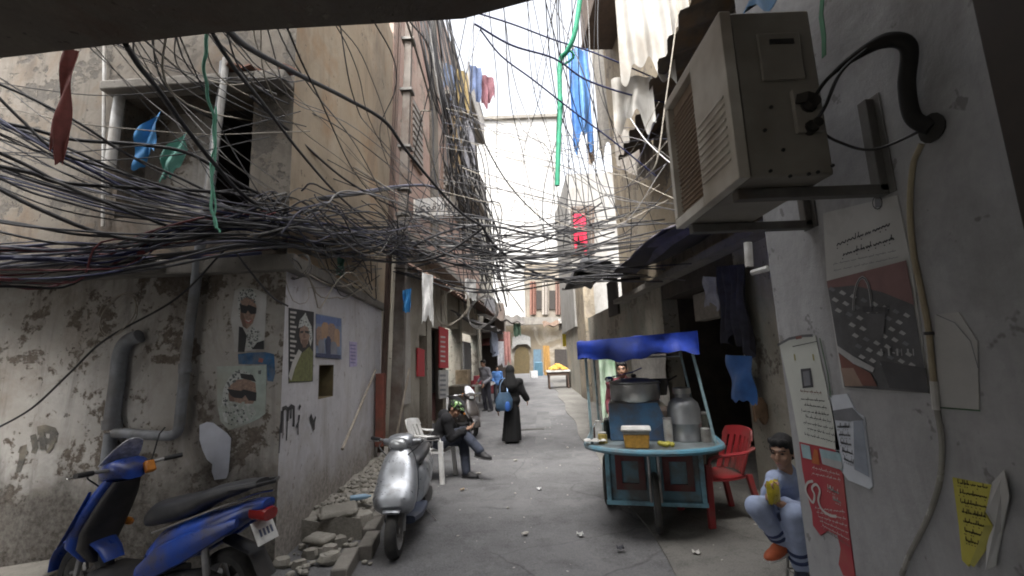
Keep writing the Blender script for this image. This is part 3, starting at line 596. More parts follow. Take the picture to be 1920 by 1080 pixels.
# ------------------------------------------------------------------ air conditioner on the near wall
ac = thing('air_conditioner', 'dusty beige outdoor air conditioner on steel brackets high on the near right wall', 'air conditioner', (.9, 1.68, 2.17), world=True)
X0, X1, Y0, Y1, A0, A1 = .74, 1.05, 1.385, 1.96, 2.205, 2.80
M_ac = plain('ac_front_lit', (.74, .71, .64), .6, var=.1, scale=5, dirt=(.30, .24, .17), damt=.42)  # lighter beige for the front: its lit look is put into the colour
M_acs = plain('ac_casing_shaded', (.32, .30, .26), .6, var=.15, scale=5, dirt=(.14, .12, .095), damt=.4)  # same casing, darker: the shade on its side is put into the colour
mb = MB(); mb.box(((X0 + X1) / 2 + .02, (Y0 + Y1) / 2 + .003, (A0 + A1) / 2), (X1 - X0 - .04, Y1 - Y0 - .006, A1 - A0)); mb.build('casing', M_acs, ac, bevel=.008)
YM = Y0 + .27
mb = MB(); mb.box((X0 + .019, (Y0 + YM) / 2, (A0 + A1) / 2), (.038, YM - Y0, A1 - A0 + .004)); 
for k in range(9):
    z = A0 + .08 + k * .028; mb.box((X0 - .001, (Y0 + YM) / 2 + .01, z), (.008, YM - Y0 - .05, .011), 0, 0, .35)
mb.build('front_panel', M_ac, ac, bevel=.003)
mb = MB(); fz0, fz1 = A0, A1
mb.box((X0 + .019, (YM + Y1) / 2, fz1 - .018), (.038, Y1 - YM, .04)); mb.box((X0 + .019, (YM + Y1) / 2, fz0 + .018), (.038, Y1 - YM, .04)); mb.box((X0 + .019, Y1 - .015, (A0 + A1) / 2), (.037, .034, A1 - A0 - .08)); mb.build('fan_frame', M_ac, ac, bevel=.003)
mb = MB(); mb.box((X0 + .034, (YM + Y1) / 2 - .01, (A0 + A1) / 2), (.012, Y1 - YM - .03, A1 - A0 - .08))
for k in range(24): mb.box((X0 + .024, (YM + Y1) / 2 - .015, A0 + .05 + k * .0197), (.006, Y1 - YM - .04, .004))
mb.build('fan_grille', plain('ac_grille_rust', (.34, .27, .21), .8, var=.3, scale=4, dirt=(.2, .13, .08), damt=.55), ac)
mb = MB(); mb.box((.925, Y0 - .004, 2.62), (.14, .012, .17)); mb.build('service_cover', M_acs, ac, bevel=.003)
mb = MB(); mb.box((.93, Y0 - .013, 2.67), (.08, .006, .016)); mb.build('handle_slot', M_blk, ac)
mb = MB(); mb.box((.985, Y0 - .006, 2.42), (.09, .016, .15)); mb.build('valve_plate', M_acs, ac, bevel=.003)
mb = MB(); mb.lathe([(.0, -.03), (.02, -.03), (.02, 0), (.026, .0), (.026, .02)], (.985, Y0 - .02, 2.435), 'Y', 10); mb.box((.97, Y0 - .03, 2.45), (.04, .04, .03), .4, .3); mb.build('valve', plain('valve_dark', (.05, .045, .04), .6, .4), ac); mb = MB(); mb.lathe([(.0, -.03), (.016, -.03), (.016, 0), (.022, .0), (.022, .02)], (.985, Y0 - .02, 2.36), 'Y', 10); mb.build('valve', plain('valve_dark', (.05, .045, .04), .6, .4), ac)
for x, z in ((.84, 2.36), (.84, 2.22), (.90, 2.2), (.96, 2.205), (.99, 2.21), (1.04, 2.23), (.89, 2.29), (.87, 2.44)): MB().lathe([(.0055, 0), (.0055, .006), (0, .006)], (x, Y0 - .008, z), 'Y', 8).build('screw', M_blk, ac)
M_brk = plain('bracket_steel', (.16, .155, .145), .6, .3, dirt=(.10, .07, .05))
for y in (1.50, 1.90):
    mb = MB(); mb.box((1.04, y, A0 - .022), (.52, .04, .036)); mb.box((1.282, y, A0 + .14), (.034, .04, .34)); mb.box((1.296, y, A0 + .14), (.006, .09, .36)); mb.build('bracket', M_brk, ac, bevel=.003)
hw = RW.px(1752, 240)
pts = catmull([(.985, 1.355, 2.435), (1.03, 1.335, 2.50), atX(1600, 108, 1.13), atX(1660, 76, 1.2), atX(1703, 88, 1.25), atX(1700, 160, 1.265), atX(1712, 220, 1.27), hw + V((-.006, 0, 0))], 8)
rr = [.006 if i < 10 else .006 + .017 * min(1, (i - 10) / 14) for i in range(len(pts))]
mb = MB().tube(pts, rr, 12); mb.build('insulated_pipe', plain('foam_sleeve', (.02, .019, .018), .85, var=.4, bump=.4), ac)
mb = MB().tube(catmull([(.985, 1.37, 2.36), (1.0, 1.32, 2.40), (1.06, 1.31, 2.51), atX(1630, 88, 1.165)], 8), .0055, 8); mb.tube(catmull([(.985, 1.37, 2.36), atX(1530, 240, 1.02), atX(1570, 265, 1.09), atX(1640, 280, 1.19), hw + V((0, 0, .01))], 8), .0045, 8); mb.build('control_cable', M_blk, ac)
mb = MB(); mb.lathe([(.03, -.012), (.045, -.008), (.04, .0)], tuple(hw + V((-.002, 0, 0))), 'X', 14); mb.build('pipe_sleeve', plain('sleeve_black', (.03, .028, .025), .8), ac)
pts = [RW.px(x, y, .012) for x, y in ((1728, 270), (1712, 310), (1706, 390), (1712, 470), (1728, 550), (1741, 620), (1748, 690), (1756, 762))]
ph = thing('drain_hose', 'beige plastic drain hose running down the notice wall from the black pipe', 'hose', pts[-1], world=True)
MB().tube(catmull(pts, 6), .0085, 8).build('hose', plain('hose_cream', (.36, .31, .21), .5, dirt=(.2, .15, .09)), ph)
MB().tube([RW.px(1741, 622, .014), RW.px(1742, 628, .014)], .0125, 8).build('clip', M_blk, ph)
MB().tube([RW.px(1751, 715, .013), RW.px(1756, 768, .013)], .0105, 8).build('coupling', M_white, ph)
pts = [RW.px(x, y, .012) for x, y in ((1757, 768), (1766, 830), (1762, 900), (1740, 970), (1705, 1040), (1690, 1079))]
tag(MB().tube(catmull(pts, 6), .0075, 8).build('clear_hose', plain('hose_murky', (.30, .29, .26), .25)), 'murky translucent hose bowing down the lower notice wall', 'hose')
# ------------------------------------------------------------------ street food cart
cart = thing('food_cart', 'blue street food cart with a bright blue tarpaulin roof and round-ended tin counter', 'cart', (1.30, 4.62, .012), R(-14))
M_cb = paint('cart_light_blue', (.13, .26, .33), .6, dirt=(.10, .085, .07), damt=.62); M_cr = paint('cart_maroon', (.11, .02, .02), .5); M_tin = plain('counter_tin', (.30, .36, .38), .45, .4, dirt=(.12, .12, .115), damt=.6)
TZ = .82
def rr_out(w, y0, y1, r, n=14):                         # counter outline, half round towards the front (-y)
    P = [(w * math.cos(PI + PI * k / n), y0 + r + r * math.sin(PI + PI * k / n)) for k in range(n + 1)]
    return P + [(w, y1), (-w, y1)]
o = rr_out(.62, -.46, 1.25, .42)
MB().prism([V((x, y, TZ - .035)) for x, y in o], (0, 0, .035)).build('counter', M_tin, cart)
mb = MB(); mb.tube([V((x * 1.012, y * 1.0 - .006, TZ - .02)) for x, y in o + o[:1]], .028, 8); mb.build('counter_rim', paint('rim_blue', (.10, .28, .38), .5, dirt=(.2, .2, .19), damt=.6), cart)
mb = MB(); mb.box((0, .62, .50), (.90, 1.1, .56)); mb.build('body', M_cb, cart, bevel=.01)
for s in (-1, 1):
    mb = MB()
    for a, b, w, h in ((0, .135, .28, .06), (0, -.135, .28, .06), (-.11, 0, .06, .215), (.11, 0, .06, .215)): mb.box((s * .225 + a, .058, .52 + b), (w, .022, h))
    mb.build('painted_panel', M_cr, cart)
mb = MB()
for x in (-.44, .0, .44): mb.box((x, .056, .50), (.045, .03, .56))
for z in (.235, .765): mb.box((0, .05, z), (.94, .03, .04))
mb.build('body_trim', paint('trim_sky', (.20, .40, .50), .5), cart, bevel=.004)
for x, y, r in ((0, -.03, .27), (-.50, .78, .27), (.50, .78, .27)):
    wh = wheel(cart, x, r, .03); wh.location = (x, y, r); wh.rotation_euler = (0, 0, R(90))
for s in (-1, 1): MB().tube([(s * .045, -.03, .27), (s * .045, -.02, .74)], .014, 8).build('wheel_fork', M_steel, cart)
mb = MB(); mb.tube([(-.5, .78, .27), (.5, .78, .27)], .014, 8); mb.build('axle', M_steel, cart)
PZ = 1.72; pc = [(-.56, -.14, -.035), (.50, -.14, -.10), (-.56, .95, -.035), (.50, .95, -.10)]
for x, y, dx in pc: MB().tube([(x + (.0 if x < 0 else .06), y, TZ), (x + dx + .02, y, PZ + .06)], .013, 8).build('post', paint('post_blue', (.30, .44, .48), .5), cart)
mb = MB(); mb.tube([(-.58, -.14, PZ - .05), (.45, -.14, PZ - .03)], .011, 6); mb.tube([(-.58, .95, PZ - .09), (.45, .95, PZ - .09)], .011, 6); mb.tube([(-.58, -.14, PZ - .02), (-.58, .95, PZ - .02)], .011, 6); mb.tube([(.44, -.14, PZ - .02), (.44, .95, PZ - .02)], .011, 6); mb.build('roof_frame', M_steel, cart)
def cano(a, b):
    # a across, b round: front valance, top, back valance
    x = -.64 + 1.13 * a; t = b * 5
    if t < 1: y, z = -.22 - (.03 * math.sin(a * 17) + .015 * math.sin(a * 41)) * (1 - t) + .02 * math.sin(t * 6 + a * 5), PZ - .085 + .2 * t + (.028 * math.sin(a * 9 + 1) + .012 * math.sin(a * 31)) * (1 - t)
    elif t < 4: y, z = -.22 + 1.24 * (t - 1) / 3, PZ + .115 + .03 * math.sin(a * 11 + t) * math.sin(PI * (t - 1) / 3) - .06 * math.sin(a * PI * 2) ** 2 * math.sin(PI * (t - 1) / 3)
    else: y, z = 1.02 + .015 * math.sin(a * 19) * (t - 4), PZ + .115 - .18 * (t - 4)
    return V((x, y, z + .05 * (a - .5)))
mb = MB().sheet(cano, 28, 15, .004)
for s, x in ((-1, -.64), (1, .49)):
    mb.sheet(lambda a, b: V((x + s * .01 * math.sin(a * 14) * (1 - b), -.22 + 1.24 * a, PZ - .06 + .17 * b + s * .025)), 14, 3, .004)
mb.build('tarpaulin', plain('tarp_blue', (.012, .045, .36), .5, var=.45, scale=7, bump=1.0, dirt=(.05, .07, .2), damt=.4), cart, 50)
CM = Matrix.Translation((1.30, 4.62, .012)) @ Matrix.Rotation(R(-14), 4, 'Z')
def on_cart(x, y, z=TZ): return CM @ V((x, y, z))
def ct(name, label, cat, x, y, z=TZ + .003, rz=0): return thing(name, label, cat, on_cart(x, y, z), R(-14) + rz)
M_alu = plain('aluminium', (.48, .48, .47), .38, .85, .2, 6, dirt=(.2, .19, .17))
bx = ct('tin_box', 'blue sheet metal stove box with a slanted side on the cart counter', 'box', -.12, .02)
mb = MB(); mb.prism([(-.27, 0, 0), (.27, 0, 0), (.27, 0, .2), (.21, 0, .36), (-.27, 0, .36)], (0, .46, 0)); mb.build('shell', paint('stove_blue', (.06, .15, .28), .5, damt=.5), bx, bevel=.004)
mb = MB(); mb.prism([(.03, -.012, .003), (.268, -.012, .003), (.268, -.012, .19)], (0, .01, 0)); mb.build('flap', paint('stove_blue_dark', (.04, .095, .2), .5), bx)
mb = MB(); mb.box((-.01, .23, .363), (.5, .4, .006)); mb.build('top_plate', M_steel, bx)
pot = ct('cooking_pot', 'large aluminium pot with a lid and dark handles on the blue stove box', 'pot', -.12, .25, TZ + .372)
MB().lathe([(0, 0), (.235, 0), (.25, .02), (.252, .17), (.264, .176), (.252, .182), (0, .182)], n=28).build('body', M_alu, pot)
MB().lathe([(.256, .184), (.254, .194), (.14, .225), (.03, .232), (0, .232)], n=28).build('lid', M_alu, pot)
MB().lathe([(.02, .232), (.03, .255), (.02, .27), (0, .27)], n=12).build('knob', M_blk, pot)
pan = ct('black_pan', 'black round pan leaning behind the lidded pot on the cart', 'pan', .12, .55, TZ + .40); MB().lathe([(0, 0), (.1, 0), (.13, .16), (.14, .165), (.13, .17), (0, .12)], n=20).build('bowl', M_blk, pan); MB().tube([(.13, 0, .15), (.22, 0, .2)], .01, 6).build('handle', M_blk, pan)
ch = ct('metal_churn', 'tall grey metal churn with a narrow neck at the right of the cart counter', 'churn', .33, .10)
MB().lathe([(0, 0), (.155, 0), (.158, .02), (.152, .03), (.155, .16), (.159, .165), (.155, .175), (.155, .29), (.14, .35), (.1, .39), (.07, .405), (.07, .46), (0, .46)], n=30).build('body', plain('churn_grey', (.30, .31, .32), .38, .6, .12, 7, dirt=(.15, .15, .15)), ch)
MB().lathe([(.082, .44), (.085, .455), (.085, .49), (.07, .50), (0, .50)], n=24).build('lid', M_alu, ch)
tb = ct('plastic_tub', 'clear tub of amber chickpeas with a white lid at the front of the cart', 'tub', -.14, -.30)
mb = MB(); mb.rings([[V((sx * w, sy * w * .8, z)) for sx, sy in ((-1, -1), (1, -1), (1, 1), (-1, 1))] for w, z in ((.105, 0), (.115, .12))]); mb.build('contents', plain('amber_grain', (.50, .27, .05), .5, var=.3, scale=40), tb, bevel=.012)
mb = MB(); mb.rings([[V((sx * w, sy * w * .8, z)) for sx, sy in ((-1, -1), (1, -1), (1, 1), (-1, 1))] for w, z in ((.116, .121), (.118, .15))]); mb.build('wall', plain('tub_clear', (.42, .40, .36), .3), tb, bevel=.01)
mb = MB(); mb.rings([[V((sx * w, sy * w * .8, z)) for sx, sy in ((-1, -1), (1, -1), (1, 1), (-1, 1))] for w, z in ((.132, .151), (.134, .172), (.12, .178))]); mb.build('lid', M_white, tb, bevel=.006)
for i, (x, y) in enumerate(((.10, -.26), (.14, -.22), (.07, -.22), (.12, -.28), (.17, -.27))):
    p = on_cart(x, y, TZ + .022); mb = MB(); mb.ell(p, (.03, .023, .022), rot3(i * 1.1)); tag(mb.build('lemon', plain('lemon_yellow', (.42, .38, .06), .5, var=.25)), 'small yellow green lemon lying loose on the cart counter edge', 'lemon', 'lemons on the cart counter')
JL = [('glass jar of dark spice at the back of the cart counter left side', -.52, .12, .045, .14, (.10, .06, .04)), ('white paper cup stack on the left of the cart counter', -.50, -.02, .035, .2, (.6, .6, .58)), ('short jar of yellow pickle near the left counter post', -.46, -.1, .045, .1, (.35, .28, .08)), ('dark bottle standing behind the jars on the cart counter', -.43, .16, .032, .2, (.03, .04, .035))]
for lb, x, y, r, h, c in JL:
    j = ct('cart_jar', lb, 'jar', x, y); MB().lathe([(0, 0), (r, 0), (r, h * .8), (r * .75, h * .88), (r * .75, h * .92), (0, h * .92)], n=16).build('body', plain('jar_%d' % (h * 1000 + r * 5000), c, .3), j); MB().lathe([(r * .85, h * .921), (r * .85, h), (0, h)], n=16).build('lid', M_white, j)
for lb, x, y, r_, h, c in (('stack of white plastic cups between the churn and the stove box', .16, -.05, .04, .22, (.55, .55, .53)), ('small dented tin can beside the foot of the churn', .50, -.02, .045, .12, (.3, .3, .29)), ('dark plastic canister on the right edge of the cart counter', .50, .2, .06, .24, (.06, .07, .06))):
    j = ct('cart_can', lb, 'can', x, y); MB().lathe([(0, 0), (r_, 0), (r_ * 1.03, h * .5), (r_, h), (r_ * .8, h + .006), (0, h + .006)], n=16).build('body', plain('can_%d' % (x * 100 + y * 7), c, .5, dirt=(.12, .1, .08)), j); MB().lathe([(r_ * 1.05, h * .96), (r_ * 1.07, h * 1.0), (r_ * 1.0, h * 1.04), (0, h * 1.05)], n=16).build('rim', M_steel, j)
ld = ct('ladle', 'long steel ladle resting across the lidded pot on the cart', 'ladle', -.25, .2, TZ + .6); MB().tube([(-.1, -.05, .02), (.12, .05, .06), (.22, .1, .1)], .007, 6).build('handle', M_chrome, ld); MB().ell((-.12, -.06, .0), (.045, .045, .03)).build('bowl', M_chrome, ld)
p = on_cart(-.53, -.17, TZ + .02)
mb = MB(); mb.sheet(lambda a, b: p + V(((a - .5) * .2, (b - .5) * .12, .02 + .016 * math.sin(a * 9) * math.sin(b * 7))), 10, 8, .004); tag(mb.build('crumpled_cloth', M_white), 'crumpled white cloth on the left corner of the cart counter', 'cloth')
# ------------------------------------------------------------------ fruit cart far up the lane
fz = gz(21); fc0 = atY(1046, 700, 21)
fc = thing('fruit_cart', 'small wooden handcart heaped with yellow fruit at the far end of the lane', 'cart', (fc0.x, 21, fz), world=True)
mb = MB(); mb.box((fc0.x, 21, fz + .78), (1.05, .8, .08)); mb.build('tray', M_white, fc)
mb = MB(); mb.box((fc0.x, 21, fz + .66), (.95, .7, .16)); mb.build('body', plain('cart_brown', (.09, .06, .045), .8), fc)
for sx in (-1, 1):
    for sy in (-1, 1): MB().box((fc0.x + sx * .42, 21 + sy * .3, fz + .29), (.06, .06, .58)).build('leg', plain('cart_brown', (.09, .06, .045), .8), fc)
mb = MB()
for i in range(150):
    a, q = rnd.uniform(0, 6.28), rnd.random() ** .5; h = (1 - q) * .26; mb.ell((fc0.x + .44 * q * math.cos(a), 21 + .33 * q * math.sin(a), fz + .85 + h), (.05, .05, .045), None, 6)
tag(mb.build('fruit', plain('fruit_orange_yellow', (.62, .36, .05), .5, var=.25), fc), kind='stuff')
# ------------------------------------------------------------------ pipes on the plaster house
M_pg = plain('pipe_grey', (.21, .22, .235), .5, dirt=(.11, .10, .09), damt=.4); M_pw = plain('pipe_white', (.50, .50, .49), .5, dirt=(.25, .22, .18), damt=.45)
def lf(pts, w): return [LF.px(x, y, w) for x, y in pts]
def pipe(name, label, pts, r, m, w=.07, cat='pipe', n=6, joints=(), fr=None):
    P = [(fr or LF).px(x, y, w) for x, y in pts]
    t = thing(name, label, cat, P[-1], world=True)
    MB().tube(catmull(P, n) if n > 1 else P, r, 12).build('pipe', m, t)
    for x, y in joints:
        a, b = (fr or LF).px(x, y - 9, w), (fr or LF).px(x, y + 9, w); MB().tube([a, b], r * 1.22, 12).build('collar', m, t)
    return t
pipe('drain_pipe', 'long grey drain pipe slanting down the front of the plaster house to an elbow', [(421, 118), (418, 160), (408, 230), (395, 340), (385, 400), (374, 470), (366, 540), (352, 640), (344, 720), (338, 780), (334, 806), (322, 816), (300, 817), (240, 813), (214, 812)], .043, M_pg, .075, joints=((389, 378), (347, 690)))
pipe('drain_pipe', 'short thick grey pipe bending out of the front wall above the blue scooter', [(262, 630), (240, 640), (226, 664), (219, 720), (212, 770), (208, 805)], .062, M_pg, .05, joints=((210, 795),))
pipe('drain_pipe', 'pale grey pipe stub running down to the ground behind the blue scooter', [(208, 812), (203, 850), (196, 910), (188, 990)], .05, M_pg, .06)
pipe('water_pipe', 'thin white pipe left of the deep window on the plaster house', [(196, 80), (195, 200), (194, 330), (193, 425)], .016, M_pw, .05)
pipe('water_pipe', 'thick white pipe standing beside the deep window recess', [(226, 175), (220, 210), (212, 270), (205, 320)], .048, M_pw, .06)
pipe('water_pipe', 'white plastic pipe hanging in front of the dark window opening', [(424, 110), (412, 215), (398, 310), (386, 395)], .030, M_pw, .24)
# ------------------------------------------------------------------ notices and portraits: flat things on the walls
def lay(mb, fr, pts, k, mi=0): mb.poly([fr.px(x, y, .006 + k * .0015) for x, y in pts], mi)
def sheetof(mb, fr, pts, mi=0):
    a = [fr.px(x, y, .001) for x, y in pts]; mb.prism(a, fr.n * .004, mi)
M_pap = plain('paper_white', (.50, .50, .49), .8, var=.12, scale=6, dirt=(.30, .28, .24), damt=.4, bump=.05)
M_skin_p = plain('print_skin', (.30, .205, .16), .7, var=.4, scale=38); M_skin_d = plain('print_skin_deep', (.18, .115, .09), .7, var=.2, scale=20); M_ink = plain('print_black', (.03, .03, .033), .7, var=.3)
M_kef = plain('print_grey_white', (.50, .52, .50), .8, var=.3, scale=30); M_kefd = plain('print_grey', (.13, .14, .14), .8); M_teal = plain('print_pale_green', (.42, .49, .45), .8, dirt=(.34, .33, .28), damt=.45); M_lip = plain('print_lip', (.36, .14, .12), .7); M_tee = plain('print_teeth', (.6, .57, .52), .7)
P1 = [M_pap, M_skin_p, M_skin_d, M_ink, M_kef, M_kefd, M_teal, M_lip, M_tee]
def checks(mb, fr, poly, k, mi, n=26, s=5):
    xs = [p[0] for p in poly]; ys = [p[1] for p in poly]
    def inside(x, y):
        c = False; j = len(poly) - 1
        for i in range(len(poly)):
            if (poly[i][1] > y) != (poly[j][1] > y) and x < (poly[j][0] - poly[i][0]) * (y - poly[i][1]) / (poly[j][1] - poly[i][1]) + poly[i][0]: c = not c
            j = i
        return c
    i = 0; n = int(n * 2.4); s *= .62
    while i < n:
        x, y = rnd.uniform(min(xs), max(xs)), rnd.uniform(min(ys), max(ys)); i += 1
        if inside(x, y):
            q = s * rnd.uniform(.4, 1); a = rnd.uniform(0, 3); lay(mb, fr, [(x + q * math.cos(a + b) * rnd.uniform(.6, 1.3), y + q * math.sin(a + b)) for b in (0, 1.5, 3.1, 4.6)], k, mi)
mb = MB()      # upper portrait
sheetof(mb, LF, [(441, 545), (455, 538), (478, 541), (500, 552), (498, 600), (495, 655), (440, 660), (438, 628), (433, 600)])
hood = [(450, 545), (472, 541), (480, 552), (479, 574), (470, 560), (456, 560), (450, 580), (449, 600), (445, 575)]
lay(mb, LF, hood, 1, 4); checks(mb, LF, hood, 2, 5, 60, 4)
lay(mb, LF, [(451, 563), (462, 557), (476, 562), (481, 575), (479, 590), (474, 606), (463, 617), (455, 612), (450, 595)], 1.5, 1)
lay(mb, LF, [(451, 590), (455, 612), (463, 617), (460, 600), (453, 582)], 2, 2)
lay(mb, LF, [(449, 570), (463, 574), (466, 571), (481, 577), (480, 588), (470, 589), (465, 582), (461, 588), (452, 586)], 3, 3)
lay(mb, LF, [(457, 598), (465, 601), (474, 598), (470, 606), (462, 606)], 3, 7); lay(mb, LF, [(459, 599.5), (466, 601.5), (472, 599.5), (466, 604)], 4, 8)
lay(mb, LF, [(448, 612), (455, 614), (463, 630), (458, 660), (446, 660)], 1, 3)
sc = [(464, 620), (476, 612), (487, 622), (493, 640), (470, 655), (460, 650)]; lay(mb, LF, sc, 1.2, 4); checks(mb, LF, sc, 2, 5, 30, 4); lay(mb, LF, [(472, 655), (482, 642), (495, 638), (495, 655)], 2.5, 3)
lay(mb, LF, [(480, 545), (500, 552), (494, 561), (486, 553)], 5, 0)
tag(mb.build('portrait_poster', P1, smooth=0), 'torn white poster of a smiling man in sunglasses, upper of the two beside the corner', 'poster')
mb = MB()      # lower portrait, bottom half torn away
sheetof(mb, LF, [(407, 687), (500, 685), (498, 775), (486, 785), (470, 792), (452, 800), (430, 806), (414, 790), (408, 760)], 6)
hood = [(416, 755), (419, 730), (428, 710), (440, 697), (456, 693), (474, 703), (479, 715), (460, 708), (444, 712), (432, 724), (427, 745), (424, 764)]
lay(mb, LF, hood, 1, 4); checks(mb, LF, hood, 2, 5, 70, 5); lay(mb, LF, [(450, 700), (474, 703), (480, 716), (464, 712), (452, 709)], 2.6, 3)
lay(mb, LF, [(428, 726), (444, 712), (462, 710), (479, 718), (481, 745), (474, 757), (455, 757), (430, 752)], 1.5, 1); lay(mb, LF, [(428, 738), (436, 730), (440, 754), (430, 752)], 2, 2)
lay(mb, LF, [(426, 729), (452, 733), (457, 730), (481, 736), (480, 752), (466, 751), (460, 741), (454, 747), (440, 746), (432, 741)], 3, 3)
sc = [(414, 760), (430, 753), (472, 757), (480, 775), (470, 788), (440, 800), (420, 790)]; lay(mb, LF, sc, 1.3, 4); checks(mb, LF, sc, 2, 6, 60, 7); checks(mb, LF, sc, 2.8, 5, 12, 5)
lay(mb, LF, [(484, 695), (490, 694), (489, 702), (484, 701)], 2, 5)
tag(mb.build('portrait_poster', P1, smooth=0), 'pale poster of a man in dark sunglasses, its lower half torn off, below the other', 'poster')
mb = MB(); lay(mb, LF, [(446, 664), (470, 661), (498, 660), (514, 664), (516, 700), (512, 716), (501, 714), (500, 683), (447, 683)], -2.5, 0); lay(mb, LF, [(486, 671), (494, 673), (492, 680), (484, 678)], -1.5, 1)
tag(mb.build('paint_smear', [plain('smear_blue', (.03, .12, .26), .8, var=.5, scale=12, dirt=(.22, .2, .17), damt=.5), M_lip], smooth=0), 'smear of blue paint on the wall between the two portrait posters', 'paint')
mb = MB(); P = [(374, 797), (388, 791), (400, 793), (410, 801), (425, 812), (433, 822), (431, 850), (428, 885), (424, 897), (402, 900), (397, 884), (398, 870), (388, 862), (380, 845), (374, 825)]
a = [LF.px(x, y, .012 + .01 * math.sin(i * 1.9)) for i, (x, y) in enumerate(P)]; c = LF.px(404, 842, .05); mb.add(a + [c], [(i, (i + 1) % len(a), len(a)) for i in range(len(a))]); mb.add([p - LF.n * .004 for p in a + [c]], [((i + 1) % len(a), i, len(a)) for i in range(len(a))])
tag(mb.build('torn_paper', plain('paper_blue_white', (.52, .54, .60), .8, var=.1), smooth=80), 'blank white torn paper flap hanging loose beneath the lower portrait poster', 'paper')
# posters on the side wall
M_oliv = plain('print_olive', (.16, .17, .07), .7, var=.45, scale=25); M_wht = plain('print_white', (.48, .47, .45), .8, var=.15)
mb = MB(); sheetof(mb, LS, [(541, 577), (588, 585), (586, 715), (541, 718)], 3)
lay(mb, LS, [(541, 716), (546, 690), (556, 672), (566, 662), (580, 650), (587, 660), (586, 714)], 1, 5)
lay(mb, LS, [(541, 705), (548, 680), (560, 655), (566, 660), (553, 690), (546, 714)], 2, 6)
hd = [(559, 615), (562, 600), (569, 592), (573, 586), (578, 600), (584, 612), (586, 635), (582, 650), (578, 630), (575, 615), (566, 613)]; lay(mb, LS, hd, 1.5, 4); checks(mb, LS, hd, 2.3, 7, 40, 3)
lay(mb, LS, [(563, 616), (570, 610), (578, 614), (581, 630), (577, 645), (570, 652), (564, 642), (561, 628)], 2, 1)
lay(mb, LS, [(563, 621), (569, 620), (569, 624), (563, 625)], 3, 3); lay(mb, LS, [(572, 620), (579, 621), (579, 625), (572, 624)], 3, 3); lay(mb, LS, [(565, 637), (577, 637), (574, 651), (568, 652)], 3, 2); lay(mb, LS, [(569, 625), (572, 625), (573, 634), (568, 634)], 2.6, 2)
for i in range(11):
    y = 583 + i * 9; lay(mb, LS, [(544, y), (556 - (i % 3) * 2, y + 1.5), (556 - (i % 3) * 2, y + 5.5), (544, y + 4)], 1.2, 6)
tag(mb.build('soldier_poster', [M_pap, M_skin_p, M_skin_d, M_ink, M_kef, M_oliv, M_wht, M_kefd], smooth=0), 'tall black poster of a bearded man in olive uniform with a pale headscarf', 'poster')
mb = MB(); sheetof(mb, LS, [(592, 588), (640, 597), (640, 674), (592, 670)])
lay(mb, LS, [(592.6, 590), (639, 598), (639, 612), (592.6, 606)], 1, 1)
for i, (x, y, w, h, m) in enumerate(((600, 612, 14, 36, 2), (610, 604, 14, 30, 3), (622, 606, 14, 36, 2), (632, 616, 10, 34, 3), (603, 636, 12, 26, 4), (616, 630, 9, 34, 5), (626, 640, 12, 24, 4))):
    lay(mb, LS, [(x - w / 2, y + h), (x - w / 2, y + 6), (x - w / 4, y), (x + w / 4, y + 1), (x + w / 2, y + 7), (x + w / 2, y + h)], 2 + i * .3, m)
lay(mb, LS, [(592.6, 662), (639, 666), (639, 673), (592.6, 669)], 5, 5)
tag(mb.build('group_poster', [plain('print_blue_grey', (.20, .25, .36), .8, var=.3), plain('print_blue', (.14, .19, .36), .8), M_skin_p, plain('print_tan', (.40, .26, .17), .8), plain('print_slate', (.22, .23, .27), .8), plain('print_navy', (.06, .07, .13), .8)], smooth=0), 'small blue and tan group poster right above the square hole in the wall', 'poster')
mb = MB(); sheetof(mb, LS, [(655, 640), (669, 642), (669, 687), (655, 688)])
for i in range(6): lay(mb, LS, [(657, 646 + i * 6.5), (667, 647 + i * 6.5), (667, 649 + i * 6.5), (657, 648 + i * 6.5)], 1, 1)
tag(mb.build('lilac_notice', [plain('paper_lilac', (.42, .38, .58), .8), plain('ink_lilac', (.22, .19, .38), .8)], smooth=0), 'small lilac paper notice on the side wall near the rusty pole', 'notice')
def strokes(name, label, fr, lines, m, cat='graffiti', off=.004):
    mb = MB()
    for i, (w, pts) in enumerate(lines): ribbon(mb, [fr.px(x, y, off + i * .0006) for x, y in pts], w, fr.n, 0, .3)
    return tag(mb.build(name, m, smooth=0), label, cat)
M_blkp = plain('paint_black', (.045, .045, .05), .6, var=.4)
strokes('graffiti_letters', 'black dripping spray letters on the whitish side wall below the posters', LS, [(.05, [(529, 770), (528, 790), (526, 812)]), (.05, [(529, 768), (536, 764), (540, 768), (539, 790)]), (.05, [(540, 768), (546, 762), (551, 764), (551, 790), (550, 800)]), (.02, [(525, 810), (524, 835), (523, 850)]), (.02, [(539, 788), (538, 812), (537, 826)]), (.018, [(532, 768), (531, 800), (530, 822)]), (.03, [(546, 764), (545, 785)]), (.05, [(561, 760), (563, 766)]), (.045, [(561, 778), (560, 790), (556, 802)]), (.018, [(560, 796), (559, 815)]), (.05, [(582, 779), (586, 790), (589, 800)]), (.05, [(592, 781), (589, 791), (589, 806)])], M_blkp)
strokes('graffiti_scrawl', 'faded black scrawl on the lower front wall left of the scooter', LF, [(.05, [(38, 850), (44, 835), (40, 865), (34, 885)]), (.05, [(62, 815), (66, 840), (62, 850)]), (.07, [(70, 808), (84, 804), (100, 808), (104, 818)]), (.06, [(72, 822), (90, 828), (106, 822)]), (.05, [(78, 806), (80, 842)]), (.05, [(98, 806), (96, 838), (88, 848)]), (.04, [(50, 845), (46, 852)])], plain('paint_faded', (.10, .095, .085), .8, var=.5, scale=20, dirt=(.25, .22, .17), damt=.5))
